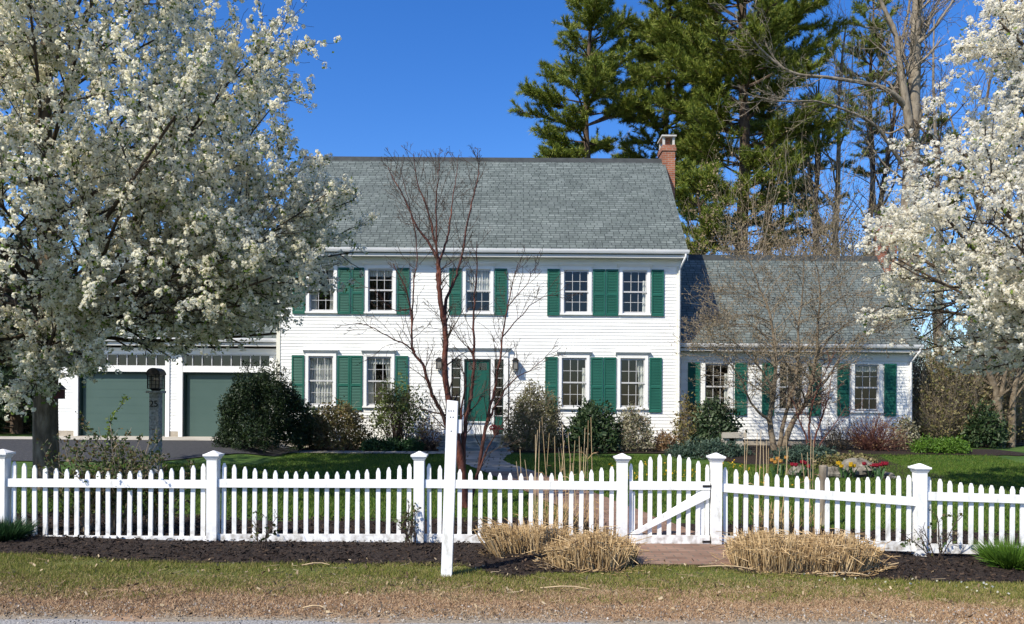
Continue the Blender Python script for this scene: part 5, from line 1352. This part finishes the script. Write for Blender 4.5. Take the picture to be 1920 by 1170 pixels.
# ------------------------------------------------------------------ cut ornamental grass
def straw_clump(outline_px, Y, ry, h, n, seed, label, lean=.12, hole=None, tilt=0):
    (pa, pb) = outline_px; xa = at(pa, 1040, Y)[0]; xb = at(pb, 1040, Y)[0]; x = (xa+xb)/2; rx = (xb-xa)/2; g = gz(x, Y)
    rng = np.random.default_rng(seed); t = thing('cut_grass_clump', (x, Y, g), label, 'plant', 'cut back ornamental grass clumps')
    a = rng.uniform(0, 6.28, n); q = rng.random(n)**.45
    X_ = x + rx*.93*q*np.cos(a)*(1 + .08*np.sin(3*a+seed)); Y_ = Y + ry*.93*q*np.sin(a)*(1+.10*np.sin(5*a))
    keep = np.ones(n, bool)
    if hole: keep = ((X_-hole[0])/hole[2])**2 + ((Y_-hole[1])/hole[3])**2 > 1
    X_, Y_, q, a = X_[keep], Y_[keep], q[keep], a[keep]; n = len(X_)
    zb = g + .03 + tilt*(X_-x)*0
    A = np.stack([X_, Y_, np.full(n, g-.02)], 1)
    hh = h*np.where(rng.random(n) < .08, rng.uniform(1.0, 1.3, n), rng.uniform(.62, 1.06, n))*(1 - .28*q**3) * (1 + .10*np.sin(X_*7+seed) + .06*np.sin(Y_*9))
    Dx = lean*1.6*q*np.cos(a) + rng.normal(0, .13, n) + tilt; Dy = lean*1.6*q*np.sin(a) + rng.normal(0, .13, n)
    B_ = A + np.stack([Dx*hh, Dy*hh, hh], 1)
    mb = MB(); sticks(mb, A, B_, .0075, rng); mb.build('stubble', M['straw'], t)
    k = int(n*.55); mb = MB()   # broken straws lying on and round the clump
    i = rng.integers(0, n, k); P = A[i] + [0, 0, .02]; top = rng.random(k) < .45; P[top] = B_[i][top]
    ang = rng.uniform(0, 6.28, k); D = np.stack([np.cos(ang), np.sin(ang), rng.normal(0, .25, k) - np.where(top, .05, .0)], 1)
    out = (~top)[:, None]*np.stack([np.cos(a[i])*rx*.12, np.sin(a[i])*ry*.2, np.zeros(k)], 1)
    Q = P + out; L = rng.uniform(.06, .22, (k, 1)); E = Q + unit(D)*L; E[:, 2] = np.maximum(E[:, 2], g+.03)
    sticks(mb, Q, E, .007, rng); mb.build('loose_straw', M['straw'], t)
    return t
straw_clump((1022, 1192), 8.12, .42, .305, 2500, 221, 'cut straw clump left of the gate path')
straw_clump((1352, 1640), 8.15, .50, .315, 4300, 222, 'widest cut straw clump, right of the gate path')
straw_clump((920, 1062), 8.64, .44, .34, 1500, 223, 'low broken straw clump with dark mulch in place of a cast shadow beside the tall white post', lean=.3, hole=(at(995, 1040, 8.4)[0], 8.2, .30, .36), tilt=-.15)  # hole bares the dark mulch that stands in for a cast shadow

def canes(pxs, Y, tops, seed, label):
    x = sum(at(p, 1000, Y)[0] for p in pxs)/len(pxs); g = gz(x, Y); r = random.Random(seed)
    t = thing('dry_reed_clump', (x, Y, g), label, 'plant', 'dry reed canes behind the fence'); mb = MB(); lf_ = MB()
    for p, ty in zip(pxs, tops):
        y = Y + r.uniform(-.15, .15); a = Vector(at(p + r.uniform(-16, 16), 1000, y)); a.z = g; b = Vector(at(p, ty, y)); mid = a.lerp(b, .5) + rvec(r)*.012
        mb.tube([tuple(a), tuple(mid), tuple(b)], [.005, .0045, .003], 5)
        for k in range(r.choice((0, 1, 2, 3))):
            q = a.lerp(b, r.uniform(.1, .7)); e = q + Vector((r.uniform(-.18, .18), r.uniform(-.1, .1), r.uniform(-.12, .10))); lf_.tube([tuple(q), tuple(q.lerp(e, .5) + Vector((0,0,.03))), tuple(e)], [.005, .005, .001], 3)
    n = 220; rng = np.random.default_rng(seed); A = np.stack([x + rng.normal(0, .20, n), Y + rng.normal(0, .10, n), np.full(n, g)], 1); D = np.stack([rng.normal(0, .3, n), rng.normal(0, .2, n), np.ones(n)], 1)
    sticks(lf_, A, A + unit(D)*rng.uniform(.15, .5, (n, 1)), .006, rng)
    mb.build('canes', M['cane'], t); lf_.build('dead_leaves', M['straw'], t)
canes([968,975,984,1004,1008,1012,1016,1030,1040,1047,1051,1054,1058,1065,1070,1078,1086,1090,1097,1103,1108,1100,1073], 9.75, [865,842,862,815,806,790,782,812,818,840,832,795,826,810,850,826,818,838,802,788,782,840,868], 231, 'dry reed canes behind the fence left of the gate')
canes([1397,1402,1420,1427,1431,1437,1441,1462,1474,1478,1503,1514,1521,1525], 9.7, [806,822,812,806,830,826,840,846,808,838,850,848,812,826], 232, 'dry reed canes behind the fence right of the gate')
# stray straws on the ground and a bent stalk
def stray(px, py, Y, L, a, label):
    x, _, _ = at(px, py, Y); g = gz(x, Y) + .035; d = Vector((math.cos(a), math.sin(a)*.6, 0))*L/2; c = Vector((x, Y, g)); m_ = MB()
    m_.tube([tuple(c-d), tuple(c + Vector((0,0,.02)) - d*.2), tuple(c+d*.4+Vector((0,.02,.015))), tuple(c+d)], [.006, .007, .006, .003], 5)
    tag(m_.build('straw_stalk', M['cane'], org=tuple(c)), label, 'stalk', 'stray straw stalks on the ground')
stray(592, 1068, 7.85, .28, .2, 'bent straw stalk on the mulch edge left of the tall post')
stray(1580, 1078, 7.62, .5, -.15, 'long straw stalk lying at the front foot of the widest clump')
stray(1360, 1068, 7.85, .55, -.25, 'straw stalk lying on the grass where the path ends')
stray(1060, 1112, 6.95, .45, -.1, 'pale straw stalk on the verge below the left clump')
stray(590, 1152, 6.25, .2, -.2, 'short straw stalk near the road edge')

# ------------------------------------------------------------------ ground cover
rng = np.random.default_rng(77)
GZ = np.vectorize(gz)
def scatter(n, x0, x1, y0, y1): return rng.uniform(x0, x1, n), rng.uniform(y0, y1, n)
mfv = np.vectorize(mfront)
def turf(name, m, X_, Y_, h, w, dz, lean=.5, label=None):
    n = len(X_); C = np.stack([X_, Y_, GZ(X_, Y_) + dz], 1); D = np.stack([rng.normal(0, lean, n), rng.normal(0, lean, n), np.ones(n)], 1)
    mb = MB(); blades_at(mb, C, D, h, w, rng); tag(mb.build(name, m), kind='stuff')
X_, Y_ = scatter(150000, -6.2, 6.2, 6.5, 8.4); k = (Y_ < mfv(X_)+.02) & (rng.random(len(X_)) < np.clip((Y_-6.55)/.75 + .35*np.sin(X_*2.1)*np.sin(Y_*5+X_), .03, 1)) & ~((np.abs(X_-1.95) < .55) & (Y_ > 8.0))
X_, Y_ = X_[k], Y_[k]; hv = .030*(1 + .55*np.sin(X_*3.1+np.sin(Y_*6)*2)*np.sin(Y_*4.3+X_*1.7) + .5*(rng.random(len(X_)) < .06))
turf('verge_grass', M['verge_blade'], X_, Y_, (hv*rng.uniform(.7, 1.4, len(X_)))[:, None] + .008, .007, .008, .7)
X_, Y_ = scatter(190000, -5.6, 5.6, 6.02, 7.5); k = rng.random(len(X_)) < np.clip((7.6-Y_)/1.0, .0, 1)*np.clip((Y_-6.0)/.2, 0, 1)
turf('dead_grass', M['dead_blade'], X_[k], Y_[k], .034, .007, .008, 1.3)
X_, Y_ = scatter(260000, -10, 14, 10.6, 22.5); cxv = np.vectorize(wy)(Y_); k = (np.abs(X_-cxv) > .62) & (Y_ > 10.9 + .2*np.sin(X_*3)) & ~((X_ > 4.5) & (Y_ > 20.4) & (X_ < 10.2)) & ~((X_ < -6.4) & (Y_ > 19.4))
turf('lawn_grass', M['blade'], X_[k], Y_[k], .062, .016, 0, .55)
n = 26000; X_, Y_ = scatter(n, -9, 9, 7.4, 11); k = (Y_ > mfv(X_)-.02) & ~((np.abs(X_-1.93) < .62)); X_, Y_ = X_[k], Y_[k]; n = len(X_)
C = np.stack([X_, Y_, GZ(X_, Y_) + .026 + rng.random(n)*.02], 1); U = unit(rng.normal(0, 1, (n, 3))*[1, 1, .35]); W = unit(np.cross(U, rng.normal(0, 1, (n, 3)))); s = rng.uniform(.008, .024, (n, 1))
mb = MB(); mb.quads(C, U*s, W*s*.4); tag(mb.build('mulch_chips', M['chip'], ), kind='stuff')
n = 900; X_, Y_ = scatter(n, -5.2, 5.2, 6.0, 8.2); C = np.stack([X_, Y_, GZ(X_, Y_) + .035], 1); mb = MB(); leaves(mb, C, .016, 0, rng, .45, .1)
A = np.stack([X_, Y_, GZ(X_, Y_) + .03], 1)[:260]; aa = rng.uniform(0, 6.28, 260); sticks(mb, A, A + np.stack([np.cos(aa), np.sin(aa), rng.uniform(0, .1, 260)], 1)*rng.uniform(.04, .16, (260, 1)), .005, rng)
tag(mb.build('leaf_debris', mat('debris', [(.05,.032,.02), (.14,.09,.05), (.30,.22,.13), (.42,.34,.22)], island=True, rough=.9)), kind='stuff')
# road and verge grit
n = 3500; X_, Y_ = scatter(n, -4.6, 4.6, 5.75, 6.45); C = np.stack([X_, Y_, np.full(n, .024)], 1); U = unit(rng.normal(0, 1, (n, 3))); W = unit(np.cross(U, rng.normal(0, 1, (n, 3)))); s = rng.uniform(.003, .007, (n, 1))
mb = MB(); mb.quads(C, U*s, W*s); tag(mb.build('road_grit', mat('grit', [(.12,.10,.08), (.28,.25,.21), (.42,.40,.37)], island=True, rough=.95)), kind='stuff')
# fallen petals on the right-hand verge, daffodil specks in the lawn
n = 60; X_ = rng.normal(4.5, .9, n); Y_ = rng.uniform(7.2, 7.75, n); C = np.stack([X_, Y_, np.full(n, .05)+GZ(X_, Y_)], 1); mb = MB(); leaves(mb, C, .010, 0, rng, .8, 0); tag(mb.build('fallen_petals', M['petal'], ), kind='stuff')
n = 70; X_ = rng.uniform(2.2, 6.5, n); Y_ = rng.uniform(14, 21, n); C = np.stack([X_, Y_, np.full(n, .08)+GZ(X_, Y_)], 1); mb = MB(); leaves(mb, C, .018, 0, rng, .8, .5, 3, .02); tag(mb.build('dandelions', M['tulip_yellow'], ), kind='stuff')
# ------------------------------------------------------------------ light, sky, camera
EL, AZ = math.radians(44), math.radians(225)      # sun in front of the house, to the left
w = bpy.data.worlds.new('World'); S.world = w; w.use_nodes = True
nt = w.node_tree; bg = nt.nodes['Background']
sky = nt.nodes.new('ShaderNodeTexSky'); sky.sky_type = 'NISHITA'; sky.sun_disc = False
sky.sun_elevation = EL; sky.sun_rotation = AZ; sky.altitude = 0; sky.air_density = 1.0; sky.dust_density = 0.5; sky.ozone_density = 5.0
hs = nt.nodes.new('ShaderNodeHueSaturation'); hs.inputs['Saturation'].default_value = 1.28; hs.inputs['Hue'].default_value = .512
nt.links.new(sky.outputs[0], hs.inputs['Color']); nt.links.new(hs.outputs[0], bg.inputs[0]); bg.inputs[1].default_value = .15
ld = bpy.data.lights.new('sun', 'SUN'); ld.energy = 5.0; ld.angle = math.radians(.5); ld.color = (1.0, .93, .80)
lo = bpy.data.objects.new('sun', ld); COL.objects.link(lo)
sd = Vector((-math.cos(EL)*.7071, -math.cos(EL)*.7071, math.sin(EL)))
lo.rotation_euler = sd.to_track_quat('Z', 'Y').to_euler(); lo.location = sd*60
cd = bpy.data.cameras.new('camera'); cd.sensor_width = 36; cd.lens = 36*F/1920; cd.shift_y = (HY-585)/1920; cd.clip_end = 2000; cd.clip_start = .1
co = bpy.data.objects.new('camera', cd); COL.objects.link(co)
co.matrix_world = Matrix.Translation((0, 0, EYE)) @ Matrix.Rotation(math.pi/2, 4, 'X') @ Matrix.Rotation(ROLL, 4, 'Z')
S.camera = co
vs = S.view_settings; vs.view_transform = 'Standard'; vs.look = 'None'; vs.gamma = 1; vs.exposure = .42; vs.use_curve_mapping = False
S.cycles.max_bounces = 8; S.cycles.transparent_max_bounces = 16
